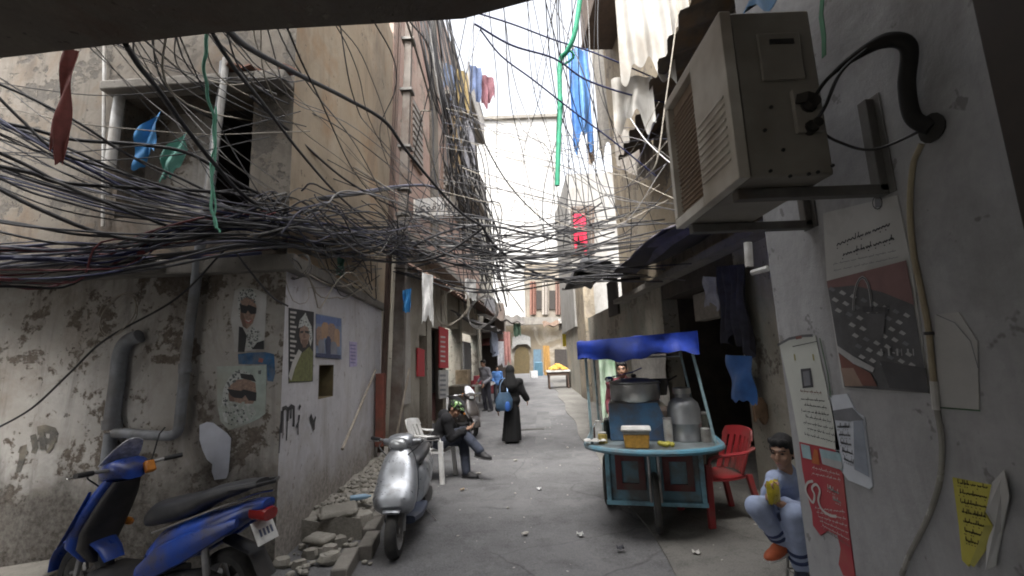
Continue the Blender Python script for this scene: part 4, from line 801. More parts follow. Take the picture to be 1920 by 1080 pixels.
# ------------------------------------------------------------------ notices on the near right wall
def scrib(mb, fr, x0, y0, x1, y1, h, k, mi, seed=0):
    """a line of joined script too small to read: a wavering base stroke with stems, loops and dots"""
    r = random.Random(seed); n = max(6, int(abs(x1 - x0) / (h * .55))); p = []
    def P(t, dy): return fr.px(x0 + (x1 - x0) * t, y0 + (y1 - y0) * t + dy, .006 + k * .0015)
    t = 0; ln = abs(fr.px(x0, y0, 0).z - fr.px(x0, y0 + h, 0).z)
    while t < 1:
        L = r.uniform(.07, .2); q = [t + L * i / 8 for i in range(9) if t + L * i / 8 <= 1]
        if len(q) > 2: ribbon(mb, [P(a, h * .28 * math.sin(i * 1.9 + seed) * r.uniform(.2, 1)) for i, a in enumerate(q)], ln * .26, fr.n, mi)
        if r.random() < .6: a = min(t + L * r.random(), 1); ribbon(mb, [P(a, 0), P(a, -h * .8)], ln * .2, fr.n, mi)
        if r.random() < .7: a = min(t + L * r.random(), 1); ribbon(mb, [P(a, h * .55), P(a, h * .75)], ln * .25, fr.n, mi)
        t += L + r.uniform(.015, .04)
M_ntc = plain('notice_grey', (.47, .47, .455), .7, var=.06, dirt=(.26, .25, .23), damt=.3); M_txt = plain('print_text', (.07, .07, .075), .7); M_rose = plain('print_rose', (.215, .125, .12), .7, var=.2); M_dk = plain('print_charcoal', (.105, .105, .11), .7, var=.35); M_lg = plain('print_light_grey', (.38, .38, .38), .7, var=.2); M_mg = plain('print_mid_grey', (.18, .185, .2), .7, var=.3); M_mar = plain('print_maroon', (.17, .075, .06), .7); M_gn = plain('print_green', (.06, .12, .06), .7)
mb = MB(); sheetof(mb, RW, [(1545, 400), (1684, 366), (1712, 500), (1744, 738), (1582, 727), (1552, 528)], 0)
lay(mb, RW, [(1550, 527), (1699, 488), (1742, 737), (1583, 726)], 1, 4)
lay(mb, RW, [(1550, 527), (1699, 488), (1714, 572), (1655, 548), (1600, 535), (1552, 540)], 2, 1)
for j in range(7):                                       # the pale knots of a checked weave
    for i in range(8):
        x, y = 1560 + i * 20 + j * 6, 542 + j * 22 + i * 7 - j * 2
        if x < 1556 + j * 8 or x > 1700 + j * 5: continue
        s = 7; lay(mb, RW, [(x - s, y), (x - 2, y - 5), (x + s, y + 1), (x + 2, y + 5)], 3, 5 if (i + j) % 3 else 6)
arc = [(1617 + 17 * math.cos(a), 582 - 62 * math.sin(a)) for a in [PI * k / 10 for k in range(11)]]
ribbon(mb, [RW.px(x, y, .013) for x, y in arc], .011, RW.n, 5); ribbon(mb, [RW.px(x, y, .0145) for x, y in arc], .005, RW.n, 3)
lay(mb, RW, [(1617, 574), (1664, 576), (1666, 583), (1618, 586)], 5, 3); lay(mb, RW, [(1622, 588), (1660, 586), (1656, 632), (1630, 630)], 4, 4)
lay(mb, RW, [(1570, 648), (1600, 668), (1640, 690), (1636, 698), (1600, 682), (1572, 660)], 5, 5); lay(mb, RW, [(1572, 662), (1604, 684), (1632, 700), (1645, 724), (1584, 722)], 4, 8); lay(mb, RW, [(1576, 690), (1600, 690), (1618, 724), (1584, 724)], 5, 9); lay(mb, RW, [(1650, 676), (1736, 690), (1740, 734), (1668, 728)], 4.5, 3)
for x, w in ((1652, 8), (1666, 8), (1682, 8), (1690, 3), (1702, 8), (1712, 4)): ribbon(mb, [RW.px(x, 654, .015), RW.px(x + 1, 667, .015)], w * .0009, RW.n, 2)
ribbon(mb, [RW.px(1648, 660, .0155), RW.px(1656, 661, .0155)], .004, RW.n, 2); ribbon(mb, [RW.px(1673, 661, .0155), RW.px(1678, 662, .0155)], .004, RW.n, 2)
scrib(mb, RW, 1668, 421, 1566, 460, 11, 1, 3, 5); scrib(mb, RW, 1676, 447, 1580, 478, 11, 1, 3, 8); scrib(mb, RW, 1680, 470, 1560, 496, 4, 1, 6, 9); scrib(mb, RW, 1684, 482, 1562, 508, 4, 1, 6, 10)
ring = [(1645 + 9 * math.cos(a), 380 + 12 * math.sin(a)) for a in [2 * PI * k / 12 for k in range(13)]]; ribbon(mb, [RW.px(x, y, .008) for x, y in ring], .004, RW.n, 3); lay(mb, RW, [(1640, 374), (1650, 372), (1651, 388), (1641, 390)], 1, 6)
tag(mb.build('bag_poster', [M_ntc, M_rose, M_lg, M_txt, M_dk, M_lg, M_mg, M_gn, M_mar, plain('print_peach', (.27, .19, .15), .7)], smooth=0), 'large printed poster showing a dark handbag on checked cloth under two script lines', 'poster')
mb = MB(); sheetof(mb, RW, [(1462, 642), (1530, 628), (1545, 700), (1562, 760), (1577, 845), (1500, 828), (1484, 740)], 0)
ribbon(mb, [RW.px(x, y, .008) for x, y in ((1537, 634), (1552, 700), (1558, 745))], .006, RW.n, 2); ribbon(mb, [RW.px(x, y, .009) for x, y in ((1486, 650), (1532, 640), (1546, 700), (1554, 750))], .004, RW.n, 1)
lay(mb, RW, [(1501, 692), (1520, 690), (1525, 726), (1505, 728)], 1, 1); lay(mb, RW, [(1505, 697), (1517, 695), (1520, 722), (1508, 724)], 2, 3)
for x in (1489, 1524): ribbon(mb, [RW.px(x, 664, .008), RW.px(x + 2, 676, .008)], .009, RW.n, 4)
scrib(mb, RW, 1540, 737, 1500, 733, 5, 1, 5, 21)
for i in range(7): scrib(mb, RW, 1546 + i * 4, 752 + i * 13, 1500 + i * 1.5 + (i % 2) * 6, 748 + i * 11, 5.5, 1, 1, 30 + i)
tag(mb.build('memorial_notice', [plain('paper_ivory', (.52, .535, .49), .7, var=.06), M_txt, M_gn, M_mg, plain('print_gold', (.33, .3, .12), .7), M_mar], smooth=0), 'narrow ivory notice with a green edge, small portrait and script at the wall corner', 'notice')
mb = MB(); ribbon(mb, [RW.px(x, y, .02) for x, y in ((1458, 647), (1480, 635), (1505, 630), (1524, 629))], .012, RW.n, 0); ribbon(mb, [RW.px(x, y, .022) for x, y in ((1492, 634), (1503, 632))], .013, RW.n, 1)
tag(mb.build('tape_strip', [M_dk, M_mar], smooth=0), 'dark strip of tape with a red patch stuck over the top of the ivory notice', 'tape')
M_prd = plain('print_red', (.36, .045, .06), .65, var=.12, dirt=(.38, .1, .09), damt=.3)
mb = MB(); sheetof(mb, RW, [(1500, 828), (1577, 846), (1585, 920), (1594, 1000), (1605, 1083), (1583, 1079), (1574, 1058), (1578, 1030), (1572, 1004), (1554, 995), (1540, 1004), (1526, 985), (1524, 960), (1516, 930), (1506, 880)], 0)
lay(mb, RW, [(1501, 832), (1518, 836), (1522, 862), (1505, 858)], 1, 1); lay(mb, RW, [(1536, 841), (1576, 850), (1580, 882), (1542, 870)], 1, 1); lay(mb, RW, [(1543, 858), (1578, 866), (1580, 880), (1542, 870)], 2, 4); lay(mb, RW, [(1526, 842), (1533, 844), (1537, 872), (1522, 868)], 2, 3)
for i in range(2): scrib(mb, RW, 1574 + i * 2, 890 + i * 10, 1522, 876 + i * 11, 5, 1, 2, 50 + i)
loop = [(1528, 902), (1518, 905), (1514, 918), (1520, 932), (1528, 942), (1531, 928), (1526, 915), (1534, 908), (1541, 920), (1538, 938), (1545, 955), (1560, 966), (1572, 968)]
ribbon(mb, [p + V((-.009, 0, 0)) for p in catmull([RW.px(x, y, 0) for x, y in loop], 5)], .011, RW.n, 2)
scrib(mb, RW, 1572, 925, 1552, 915, 9, 2, 2, 61); scrib(mb, RW, 1576, 942, 1562, 936, 8, 2, 2, 62)
for i in range(6): scrib(mb, RW, 1584 + i * 2, 960 + i * 13, 1528 + i * 3, 952 + i * 8, 5, 1, 2 if i < 5 else 5, 70 + i)
tag(mb.build('red_notice', [M_prd, plain('print_sky', (.30, .42, .45), .7), M_wht, plain('print_orange', (.42, .12, .04), .7), M_lg, M_rose], smooth=0), 'torn red notice with white swirling script under the ivory notice', 'notice')
mb = MB(); sheetof(mb, RW, [(1556, 742), (1590, 738), (1606, 770), (1622, 782), (1638, 912), (1632, 917), (1592, 900), (1570, 872), (1566, 800)], 0)
lay(mb, RW, [(1560, 770), (1598, 764), (1620, 788), (1592, 790), (1566, 788)], 1, 1); lay(mb, RW, [(1600, 790), (1618, 788), (1630, 895), (1602, 880)], 1, 2)
for i in range(5): scrib(mb, RW, 1592 + i * 2, 800 + i * 17, 1570 + i * 3, 800 + i * 15, 9, 2, 1, 90 + i)
tag(mb.build('peeling_notice', [plain('paper_bluish', (.56, .59, .64), .8, var=.1), M_mg, plain('print_pale_blue_grey', (.28, .31, .36), .8)], smooth=0), 'small bluish photocopied notice peeling off between the handbag poster and red notice', 'notice')
mb = MB(); Y = [(1788, 895), (1864, 910), (1860, 935), (1848, 960), (1862, 985), (1850, 1010), (1836, 1040), (1818, 1062), (1806, 1050), (1800, 985)]; sheetof(mb, RW, Y, 0)
for i in range(7): scrib(mb, RW, 1852 - i * 1.5, 915 + i * 18, 1796 + i * 2.5, 905 + i * 18, 9, 1, 1, 110 + i)
lay(mb, RW, [(1846, 985), (1862, 985), (1850, 1030), (1826, 1064), (1818, 1058), (1834, 1020)], 3, 2)
tag(mb.build('yellow_notice', [plain('paper_yellow', (.52, .47, .09), .75, var=.15), plain('ink_olive', (.10, .085, .03), .7), plain('paper_yellow_fold', (.42, .39, .1), .75)], smooth=0), 'torn yellow paper notice curling off the right wall', 'notice')
mb = MB(); a = [RW.px(x, y, .004 + .02 * ((i * 7) % 3) / 2) for i, (x, y) in enumerate([(1862, 905), (1885, 880), (1895, 930), (1880, 1000), (1868, 1060), (1850, 1070), (1852, 1015), (1866, 985), (1850, 960)])]; mb.poly(a); mb.poly([p + V((-.003, 0, 0)) for p in reversed(a)])
tag(mb.build('torn_paper', M_pap, smooth=0), 'curled white scrap of paper beside the yellow notice', 'paper')
mb = MB(); sheetof(mb, RW, [(1755, 590), (1800, 585), (1835, 640), (1838, 768), (1762, 762)], 0); ribbon(mb, [RW.px(1760, 764, .009), RW.px(1838, 770, .009)], .004, RW.n, 1); ribbon(mb, [RW.px(x, y, .009) for x, y in ((1756, 590), (1790, 605), (1820, 640), (1834, 690))], .003, RW.n, 2)
tag(mb.build('blank_sheet', [plain('paper_wall_grey', (.42, .415, .40), .85, var=.1), M_gn, M_mg], smooth=0), 'blank greyish sheet pasted to the wall beside the drain hose', 'paper')
for lb, pts, c in (('strip of green ribbon hanging on the near wall beside the air conditioner', [(1543, -10), (1540, 30), (1546, 70), (1545, 106)], (.02, .20, .09)), ('piece of blue plastic caught on top of the air conditioner', [(1408, 25), (1425, 12), (1440, 8), (1455, 20)], (.12, .33, .62))):
    P = [atX(x, y, 1.2 if x > 1500 else .93) for x, y in pts]; mb = MB()
    mb.sheet(lambda a, b: P[int(a * 3)] + V((.004 * math.sin(a * 9), (b - .5) * (.022 if pts[0][0] > 1500 else .12), .0 if pts[0][0] > 1500 else .06 * b + .02 * math.sin(b * 5 + a * 7))), 3, 5, .003)
    tag(mb.build('plastic_strip', plain('strip_%d' % pts[0][0], c, .5)), lb, 'plastic strip')
# ------------------------------------------------------------------ poles at the corner of the pavement
PB = V((-2.12, 7.75, .15)); PT = atY(766, 40, 7.75)
pole = thing('utility_pole', 'tall grey concrete utility pole carrying the tangle of wires over the alley', 'pole', atY(742, 830, 7.75), world=True)
b = atY(742, 832, 7.75); t = atY(768, 20, 7.75)
mb = MB(); mb.rings([[b.lerp(t, k) + V((sx * w, sy * w, -.1)) for sx, sy in ((-1, -1), (1, -1), (1, 1), (-1, 1))] for k, w in ((0, .1), (.35, .085), (.7, .07), (1, .06))]); mb.build('post', plain('pole_grey', (.20, .18, .16), .85, var=.3, scale=6, dirt=(.09, .06, .045), damt=.5), pole, bevel=.01)
for k in (.42, .5, .56, .66, .8, .93):
    c = b.lerp(t, k); mb = MB(); mb.box(c + V((0, 0, -.1)), (.23, .23, .05)); mb.build('clamp', M_brk, pole)
b = atY(714, 836, 7.55); t = atY(748, 30, 7.55)
rp = thing('steel_post', 'rusty red-brown steel beam standing against the grey utility pole', 'post', b, world=True)
mb = MB()
for dx, w, d in ((0, .10, .02), (0, .016, .1)): mb.prism([b + V((dx - w / 2, -d / 2, -.1)), b + V((dx + w / 2, -d / 2, -.1)), b + V((dx + w / 2, d / 2, -.1)), b + V((dx - w / 2, d / 2, -.1))], t - b)
mb.build('beam', plain('beam_rust', (.10, .065, .052), .8, .1, .35, 8, dirt=(.07, .05, .04), damt=.5), rp)
mb = MB(); c0, c1 = atY(716, 700, 7.5), atY(712, 836, 7.5); mb.box((c0 + c1) / 2 + V((0, -.02, 0)), (.13, .14, (c0 - c1).length)); mb.build('sleeve', plain('primer_red', (.22, .07, .05), .7, var=.25, dirt=(.12, .07, .05)), rp, bevel=.008)
mb = MB(); mb.tube([LS.px(642, 842, .22), LS.px(704, 694, .03)], .018, 8); tag(mb.build('wooden_stick', plain('stick_grey', (.34, .30, .25), .8, dirt=(.2, .16, .12))), 'long pale stick leaning against the side wall beside the rusty beam', 'stick')
mb = MB(); mb.tube([atY(744, 815, 7.5), atY(768, 690, 7.6)], .02, 8); tag(mb.build('wooden_stick', plain('stick_grey', (.34, .30, .25), .8)), 'shorter pale stick propped against the grey pole by the white chair', 'stick')
# white boarded panel past the pole, and what hangs on it
mb = MB(); mb.fbox(BF, .12, .95, .9, 3.6, .045, .09); mb.build('x', M_pap) if False else tag(mb.build('white_board', plaster('board_white', (.45, .43, .40), (.38, .36, .33), (.25, .22, .19), (.15, .12, .1), 1.2, .62, .4, None, 0, 50)), 'scuffed white board panel fixed beside the pole at the first shop', 'panel')
def bfpoly(name, label, cat, pts, m, w=.06, th=.03, extra=()):
    mb = MB(); mb.prism([BF.px(x, y, w) for x, y in pts], BF.n * th)
    ms = [m]
    for k, (pp, mm) in enumerate(extra): mb.poly([BF.px(x, y, w + th + .004 + k * .002) for x, y in pp], len(ms)); ms.append(mm)
    return tag(mb.build(name, ms, smooth=0), label, cat)
M_rb2 = plain('banner_red', (.42, .03, .04), .7, var=.15)
bfpoly('red_banner', 'short red banner hanging on the edge of the first shop by the pole', 'banner', [(781, 652), (794, 656), (794, 706), (781, 706)], M_rb2)
bfpoly('red_banner', 'tall red shop banner with faint white script left of the brown door', 'banner', [(822, 612), (839, 618), (839, 690), (822, 690)], M_rb2, extra=[([(826, 630 + i * 9), (835, 631 + i * 9), (835, 634 + i * 9), (826, 633 + i * 9)], M_wht) for i in range(6)])
bfpoly('paper_bills', 'pale pasted paper bills on the shop pier below the tall red banner', 'notice', [(822, 694), (839, 694), (839, 745), (822, 748)], M_pap, extra=[([(825, 702 + i * 9), (836, 702 + i * 9), (836, 706 + i * 9), (825, 706 + i * 9)], M_mg) for i in range(5)])
# street sign
S = [(775, 374), (857, 366), (857, 404), (775, 408)]
sg = thing('shop_sign', 'white sign board with black Arabic lettering on the pink wall beside the pole', 'sign', BF.px(775, 408, .1), world=True)
mb = MB(); mb.prism([BF.px(x, y, .1) for x, y in S], BF.n * .04); mb.build('board', plain('sign_white', (.62, .60, .57), .6, dirt=(.4, .33, .25), damt=.4), sg)
cu = bpy.data.curves.new('lettering', 'FONT'); cu.body = '\ufeef\ufeee\ufed8\ufe98\ufedf\ufe8d \ufee1\ufe8e'; cu.extrude = .0; cu.offset = .012
tmp = bpy.data.objects.new('tmp', cu); COL.objects.link(tmp); dg = bpy.context.evaluated_depsgraph_get(); me = bpy.data.meshes.new_from_object(tmp.evaluated_get(dg)); bpy.data.objects.remove(tmp)
xs = [v.co.x for v in me.vertices]; ys = [v.co.y for v in me.vertices]; A, Bq, Cq = BF.px(778, 404, .145), BF.px(853, 399, .145), BF.px(778, 378, .145)
mb = MB(); mb.add([A + (Bq - A) * ((v.co.x - min(xs)) / (max(xs) - min(xs))) + (Cq - A) * ((v.co.y - min(ys)) / (max(ys) - min(ys))) for v in me.vertices], [tuple(p.vertices) for p in me.polygons]); mb.build('lettering', M_ink, sg, smooth=0)
# ------------------------------------------------------------------ corrugated and hung things
def corr(name, label, p0, p1, d, waves, amp, m, nu=60, nv=6, sag=.05, cat='roof sheet', th=.006):
    p0, p1, d = V(p0), V(p1), V(d); nn = (p1 - p0).cross(d).normalized()
    mb = MB(); mb.sheet(lambda a, b: p0.lerp(p1, a) + d * b + nn * (amp * math.sin(a * waves * 2 * PI)) + V((0, 0, -sag * math.sin(PI * b) + .04 * math.sin(a * 5 + b * 3))), nu, nv, th)
    return tag(mb.build(name, m), label, cat)
M_asb = plain('sheet_grey', (.30, .28, .25), .85, var=.2, dirt=(.13, .10, .08), damt=.45); M_tin2 = plain('sheet_dark', (.085, .075, .065), .75, var=.35, dirt=(.14, .09, .05), damt=.45)
corr('corrugated_awning', 'dark corrugated sheet awning jutting from the upper beige wall above the air conditioner', atX(1325, -70, 2.12), atX(1160, 297, 2.12), (.95, 0, .5), 10, .05, M_tin2)
corr('corrugated_awning', 'pale corrugated sheet roof over the first shop beside the pole', BF.pt(.2, 3.35, .75), BF.pt(4.2, 3.45, .7), -BF.n * .8 + V((0, 0, .5)), 14, .03, plain('sheet_rust', (.24, .15, .115), .85, var=.35, dirt=(.12, .09, .07), damt=.5))
corr('shop_awning', 'broad dark tarpaulin awning sagging over the shopfront behind the cart', (1.75, 4.2, 2.98), (1.7, 8.6, 3.12), (1.25, 0, .36), 2, .03, plain('tarp_dark', (.05, .045, .043), .8, var=.4, scale=3), 40, 8, .06, 'awning')
corr('shop_awning', 'ragged grey tarpaulin awning beyond the first, towards the far end', (1.45, 8.9, 3.3), (1.6, 14.5, 3.9), (1.25, 0, .4), 3, .05, plain('tarp_grey', (.10, .095, .09), .85, var=.5, scale=3), 40, 8, .12, 'awning')
def heap(name, label, cat, base, dims, m, seed, nu=26, nv=12):
    r = random.Random(seed); ph = [r.uniform(0, 6) for _ in range(8)]; b0 = V(base)
    mb = MB(); mb.sheet(lambda a, b: b0 + V(((b - .5) * dims[0], (a - .5) * dims[1], dims[2] * (math.sin(PI * min(max(b, .02), .98)) ** .6 * math.sin(PI * min(max(a, .02), .98)) ** .4) * (.65 + .35 * math.sin(a * 11 + ph[0]) * math.cos(b * 6 + ph[1]) + .15 * math.sin(a * 27 + ph[2] + b * 9)))), nu, nv, .01)
    return tag(mb.build(name, m), label, cat)
heap('folded_tarpaulin', 'bunched purple-grey cloth lying along the edge of the dark shop awning', 'tarpaulin', (1.9, 6.2, 3.03), (.40, 2.6, .17), plain('cloth_purple_grey', (.075, .068, .085), .85, var=.5, scale=4), 3)
heap('folded_tarpaulin', 'crumpled black plastic sheeting piled on the far grey awning', 'tarpaulin', (1.70, 10.2, 3.42), (.7, 3.0, .45), plain('plastic_black_sheet', (.03, .03, .032), .5, var=.5, scale=5), 9)
def drape(name, label, cat, tl, tr, drop, m, folds=6, amp=.05, nu=40, nv=14, ragged=.08, seed=1, scallop=0):
    tl, tr = V(tl), V(tr); nn = (tr - tl).cross(V((0, 0, 1))).normalized(); r = random.Random(seed); ph = [r.uniform(0, 6) for _ in range(6)]
    def f(a, b):
        L = drop * (1 + ragged * math.sin(a * 7 + ph[0]) + ragged * .6 * math.sin(a * 19 + ph[1])); q = amp * (.35 + .65 * b)
        return tl.lerp(tr, a) + nn * (q * math.sin(a * folds * 2 * PI + ph[2] + .8 * math.sin(b * 3 + ph[3])) + .02 * math.sin(b * 8 + a * 5)) + V((0, 0, -L * b - scallop * math.sin(a * PI) * (1 - b)))
    mb = MB(); mb.sheet(f, nu, nv, .005); return tag(mb.build(name, m), label, cat)
M_cur = plain('curtain_white', (.42, .41, .385), .85, var=.15, scale=3, dirt=(.25, .22, .18), damt=.45)
drape('hanging_curtain', 'broad off-white sheet curtain hanging high in front of the right houses', 'curtain', atY(1143, -120, 6.0), atY(1240, -130, 5.7), 2.25, M_cur, 3, .06, seed=4)
drape('hanging_curtain', 'lower creased white sheet with a curled hem beneath the high curtain', 'curtain', atY(1146, 150, 6.3), atY(1222, 140, 6.1), .72, M_cur, 2, .10, seed=8, ragged=.2)
drape('hanging_curtain', 'small white cloth hung at the top right above the corrugated awning', 'curtain', atY(1240, -60, 6.4), atY(1296, -60, 6.2), 1.2, M_cur, 2, .04, seed=12)
drape('hung_cloth', 'pale grey cloth hung on the beige corner under the white sheets', 'cloth', atY(1106, 60, 11.8), atY(1152, 50, 11.2), 3.6, plain('cloth_grey_lt', (.24, .225, .2), .85), 2, .06, seed=14)
drape('tarpaulin_roll', 'long blue tarpaulin bundle hanging high over the alley', 'tarpaulin', atY(1064, 95, 9.0), atY(1102, 90, 9.0), 2.15, plain('tarp_sky_blue', (.07, .19, .44), .6, var=.45, scale=5), 1.4, .16, seed=21, nu=24)
drape('tarpaulin_roll', 'pale brown rolled cloth hanging just right of the blue bundle', 'cloth', atY(1098, 225, 9.3), atY(1110, 225, 9.3), 1.05, plain('cloth_tan', (.30, .23, .18), .85), 1, .06, seed=22, nu=14)
drape('red_cloth', 'bright red cloth hanging in the barred window of the low grey house', 'cloth', atY(1074, 402, 17.2), atY(1098, 400, 17.2), 1.3, plain('cloth_red', (.55, .02, .06), .8), 2, .08, seed=25, nu=16, ragged=.25)
drape('blue_rag', 'bright blue plastic rag snagged on the wires left of the dark window', 'rag', atY(258, 245, 3.9), atY(300, 208, 3.9), .38, plain('rag_blue', (.03, .20, .46), .6), .9, .03, seed=31, nu=16, ragged=.08)
drape('green_rag', 'torn pale green plastic rag hanging next to the blue one', 'rag', atY(303, 290, 3.85), atY(348, 243, 3.85), .30, plain('rag_green', (.12, .34, .28), .6), 1, .03, seed=33, nu=16, ragged=.15)
drape('red_strip', 'faded red cloth strip hanging down from the passage slab at the left', 'cloth', atY(119, 95, 2.9), atY(143, 92, 2.9), .80, plain('cloth_faded_red', (.24, .07, .06), .8, var=.4), 1, .02, seed=35, nu=10)
drape('blue_bag', 'small blue plastic bag hanging on the pole wires above the seated man', 'bag', atY(755, 545, 7.4), atY(771, 540, 7.4), .36, plain('bag_blue', (.05, .26, .58), .5), 1.5, .05, seed=37, nu=12)
drape('white_cloth', 'twisted white cloth hanging from a wire just right of the pole', 'cloth', atY(792, 512, 7.2), atY(812, 516, 7.2), .75, plain('cloth_white', (.55, .55, .54), .8), 1, .05, seed=39, nu=12)
drape('white_cloth', 'small white rag dangling from the eave of the pink building', 'cloth', atY(872, 522, 11), atY(892, 524, 11), .5, plain('cloth_white', (.55, .55, .54), .8), 1.5, .05, seed=41, nu=12)
drape('green_rag', 'small green scrap snagged on wires at the top of the side wall', 'rag', atY(628, 478, 5.6), atY(646, 486, 5.6), .24, plain('rag_green2', (.10, .24, .18), .7), 1, .03, seed=43, nu=10)
LN = [('faded denim blue garment on the high washing line', 832, 118, 22, .8, (.10, .13, .2)), ('mustard coloured garment on the high washing line', 853, 130, 24, 1.0, (.24, .18, .08)), ('pale grey sheet on the high washing line nearest the pole', 803, 108, 28, .7, (.3, .29, .27)), ('dark blue shirt on the high washing line', 880, 122, 22, 1.0, (.08, .11, .2)), ('maroon and pink garment at the end of the high washing line', 900, 140, 26, .9, (.17, .07, .085)), ('long tan cloth hanging below the high washing line', 842, 215, 22, 1.7, (.2, .145, .08)), ('long grey cloth hanging below the high washing line', 868, 225, 20, 1.6, (.22, .22, .24))]
for i, (lb, x, y, w, dr, c) in enumerate(LN): drape('laundry', lb, 'laundry', atY(x, y, 11.5 + i * .3), atY(x + w, y + 6, 11.7 + i * .3), dr, plain('laundry_%d' % i, c, .85, var=.3), 2, .08, seed=50 + i, nu=14, ragged=.2)
# ------------------------------------------------------------------ things in the shopfront behind the cart
drape('dark_clothes', 'dark coats hanging in the open shopfront behind the red chair', 'clothes', RB.px(1345, 500, .15), RB.px(1392, 495, .15), 1.0, plain('coat_dark', (.035, .035, .05), .85, var=.5), 4, .06, seed=71)
drape('blue_sheet', 'bright blue plastic sheet hanging low in the shopfront beside the red chair', 'sheet', RB.px(1362, 665, .2), RB.px(1406, 668, .2), .55, plain('sheet_blue', (.03, .12, .36), .6), .8, .03, seed=72, ragged=.04)
drape('pale_shirt', 'pale shirt hanging at the top of the dark shopfront', 'clothes', RB.px(1318, 518, .1), RB.px(1344, 520, .1), .42, plain('shirt_pale', (.36, .37, .40), .8), 2, .03, seed=73)
drape('white_sheet', 'greyish white sheet hanging on the wall behind the cart roof posts', 'sheet', RB.px(1186, 668, .06), RB.px(1248, 662, .06), 1.0, plain('sheet_white', (.50, .49, .46), .85), 3, .02, seed=74)
drape('green_screen', 'green and white leaf patterned screen hanging behind the left cart post', 'screen', atY(1122, 668, 7.6), atY(1152, 664, 7.6), 1.05, plain('screen_green', (.05, .26, .07), .7, var=.2, scale=4, dirt=(.5, .55, .48), damt=.75), 2, .03, seed=75)
mb = MB(); mb.fbox(RB, RB.uv(1310, 570)[0], RB.uv(1268, 570)[0], RB.uv(1290, 600)[1], RB.uv(1290, 546)[1], -.5, -.3); tag(mb.build('meter_box', plain('meter_box_grey', (.27, .25, .22), .7), bevel=.01), 'grey meter box mounted inside the dark shopfront', 'box')
mb = MB(); mb.box((2.35, 7.4, .42), (.9, .55, .84), .1); tag(mb.build('shop_counter', plain('counter_brown', (.10, .075, .06), .7, dirt=(.05, .04, .035)), bevel=.015), 'low brown counter standing in front of the open shopfront', 'counter')
lt = thing('tube_lamp', 'short white plastic tube fixed under the awning by the near wall corner', 'lamp', atY(1402, 500, 3.2), world=True)
MB().tube([atY(1402, 455, 3.2), atY(1405, 500, 3.2)], .028, 10).build('tube', M_white, lt); MB().tube([atY(1410, 512, 3.1), atY(1440, 503, 3.0)], .02, 8).build('tube_arm', M_white, lt)
mb = MB(); mb.sheet(lambda a, b: RB.px(1432, 770, .08) + V(((a - .5) * .3 * 1, (a - .5) * .2, (b - .5) * .22 + .05 * math.sin(a * 9 + b * 4))), 8, 6, .03); tag(mb.build('rag_bundle', plain('rag_brown', (.16, .10, .06), .9, var=.5)), 'brown crumpled rag stuffed on the wall behind the red chair', 'rag')
# goods before the shops on the left
gt = thing('goods_table', 'low table covered with colourful goods before the third shop', 'table', BF.pt(7.2, gz(15), .6), world=True)
zg = gz(15.7); MB().fbox(BF, 6.6, 8.6, zg + .7, zg + .76, .25, 1.0).build('table_top', M_white, gt)
for u in (6.65, 8.5):
    for w in (.3, .92): MB().fbox(BF, u, u + .06, zg, zg + .7, w, w + .06).build('leg', M_brk, gt)
for i, (lb, c) in enumerate((('red and pink packet box on the goods table', (.42, .07, .1)), ('green carton on the goods table', (.12, .3, .12)), ('orange carton on the goods table', (.5, .2, .04)), ('stack of yellow packets on the goods table', (.5, .42, .08)), ('dark blue carton on the goods table', (.05, .08, .2)))):
    mb = MB(); mb.box(BF.pt(6.8 + i * .38, zg + .9, .6), (.34, .28, .28), rnd.uniform(-.3, .3)); tag(mb.build('goods_carton', plain('carton_%d' % i, c, .7), bevel=.01), lb, 'carton')
corr('shop_awning', 'dark tarpaulin awning over the goods table on the left', BF.pt(5.0, 2.75, 1.15), BF.pt(10.3, 2.85, 1.15), -BF.n * 1.1 + V((0, 0, .5)), 3, .05, plain('tarp_dark', (.05, .045, .043), .8), 40, 8, .1, 'awning')
u = BF.uv(935, 560)[0]; mb = MB(); mb.box(BF.pt(10.9, 4.0, .35), (.75, .9, .65)); tag(mb.build('wall_cabinet', plain('cabinet_grey', (.20, .20, .21), .6, .2), bevel=.02), 'grey metal box unit mounted on the wall above the goods awning', 'box')
drape('hung_clothes', 'light blue and white clothes hanging outside the shop ahead of the woman', 'clothes', BF.pt(9.6, 3.0, .7), BF.pt(10.4, 3.0, .8), 1.0, plain('clothes_pale_blue', (.36, .40, .5), .8), 4, .1, seed=81)
mb = MB(); p = atY(1068, 632, 24); mb.box(p, (.75, .2, .95)); tag(mb.build('yellow_sign', plain('sign_yellow', (.6, .48, .03), .6), bevel=.01), 'small yellow sign box high on the right at the lane end', 'sign')
mb = MB(); p = atY(1016, 690, 30); mb.box(p + V((-.2, 0, -.15)), (.5, .4, 1.1)); tag(mb.build('blue_barrel', plain('barrel_blue', (.05, .12, .17), .6), bevel=.05), 'light blue tall bin standing before the ochre house', 'bin')
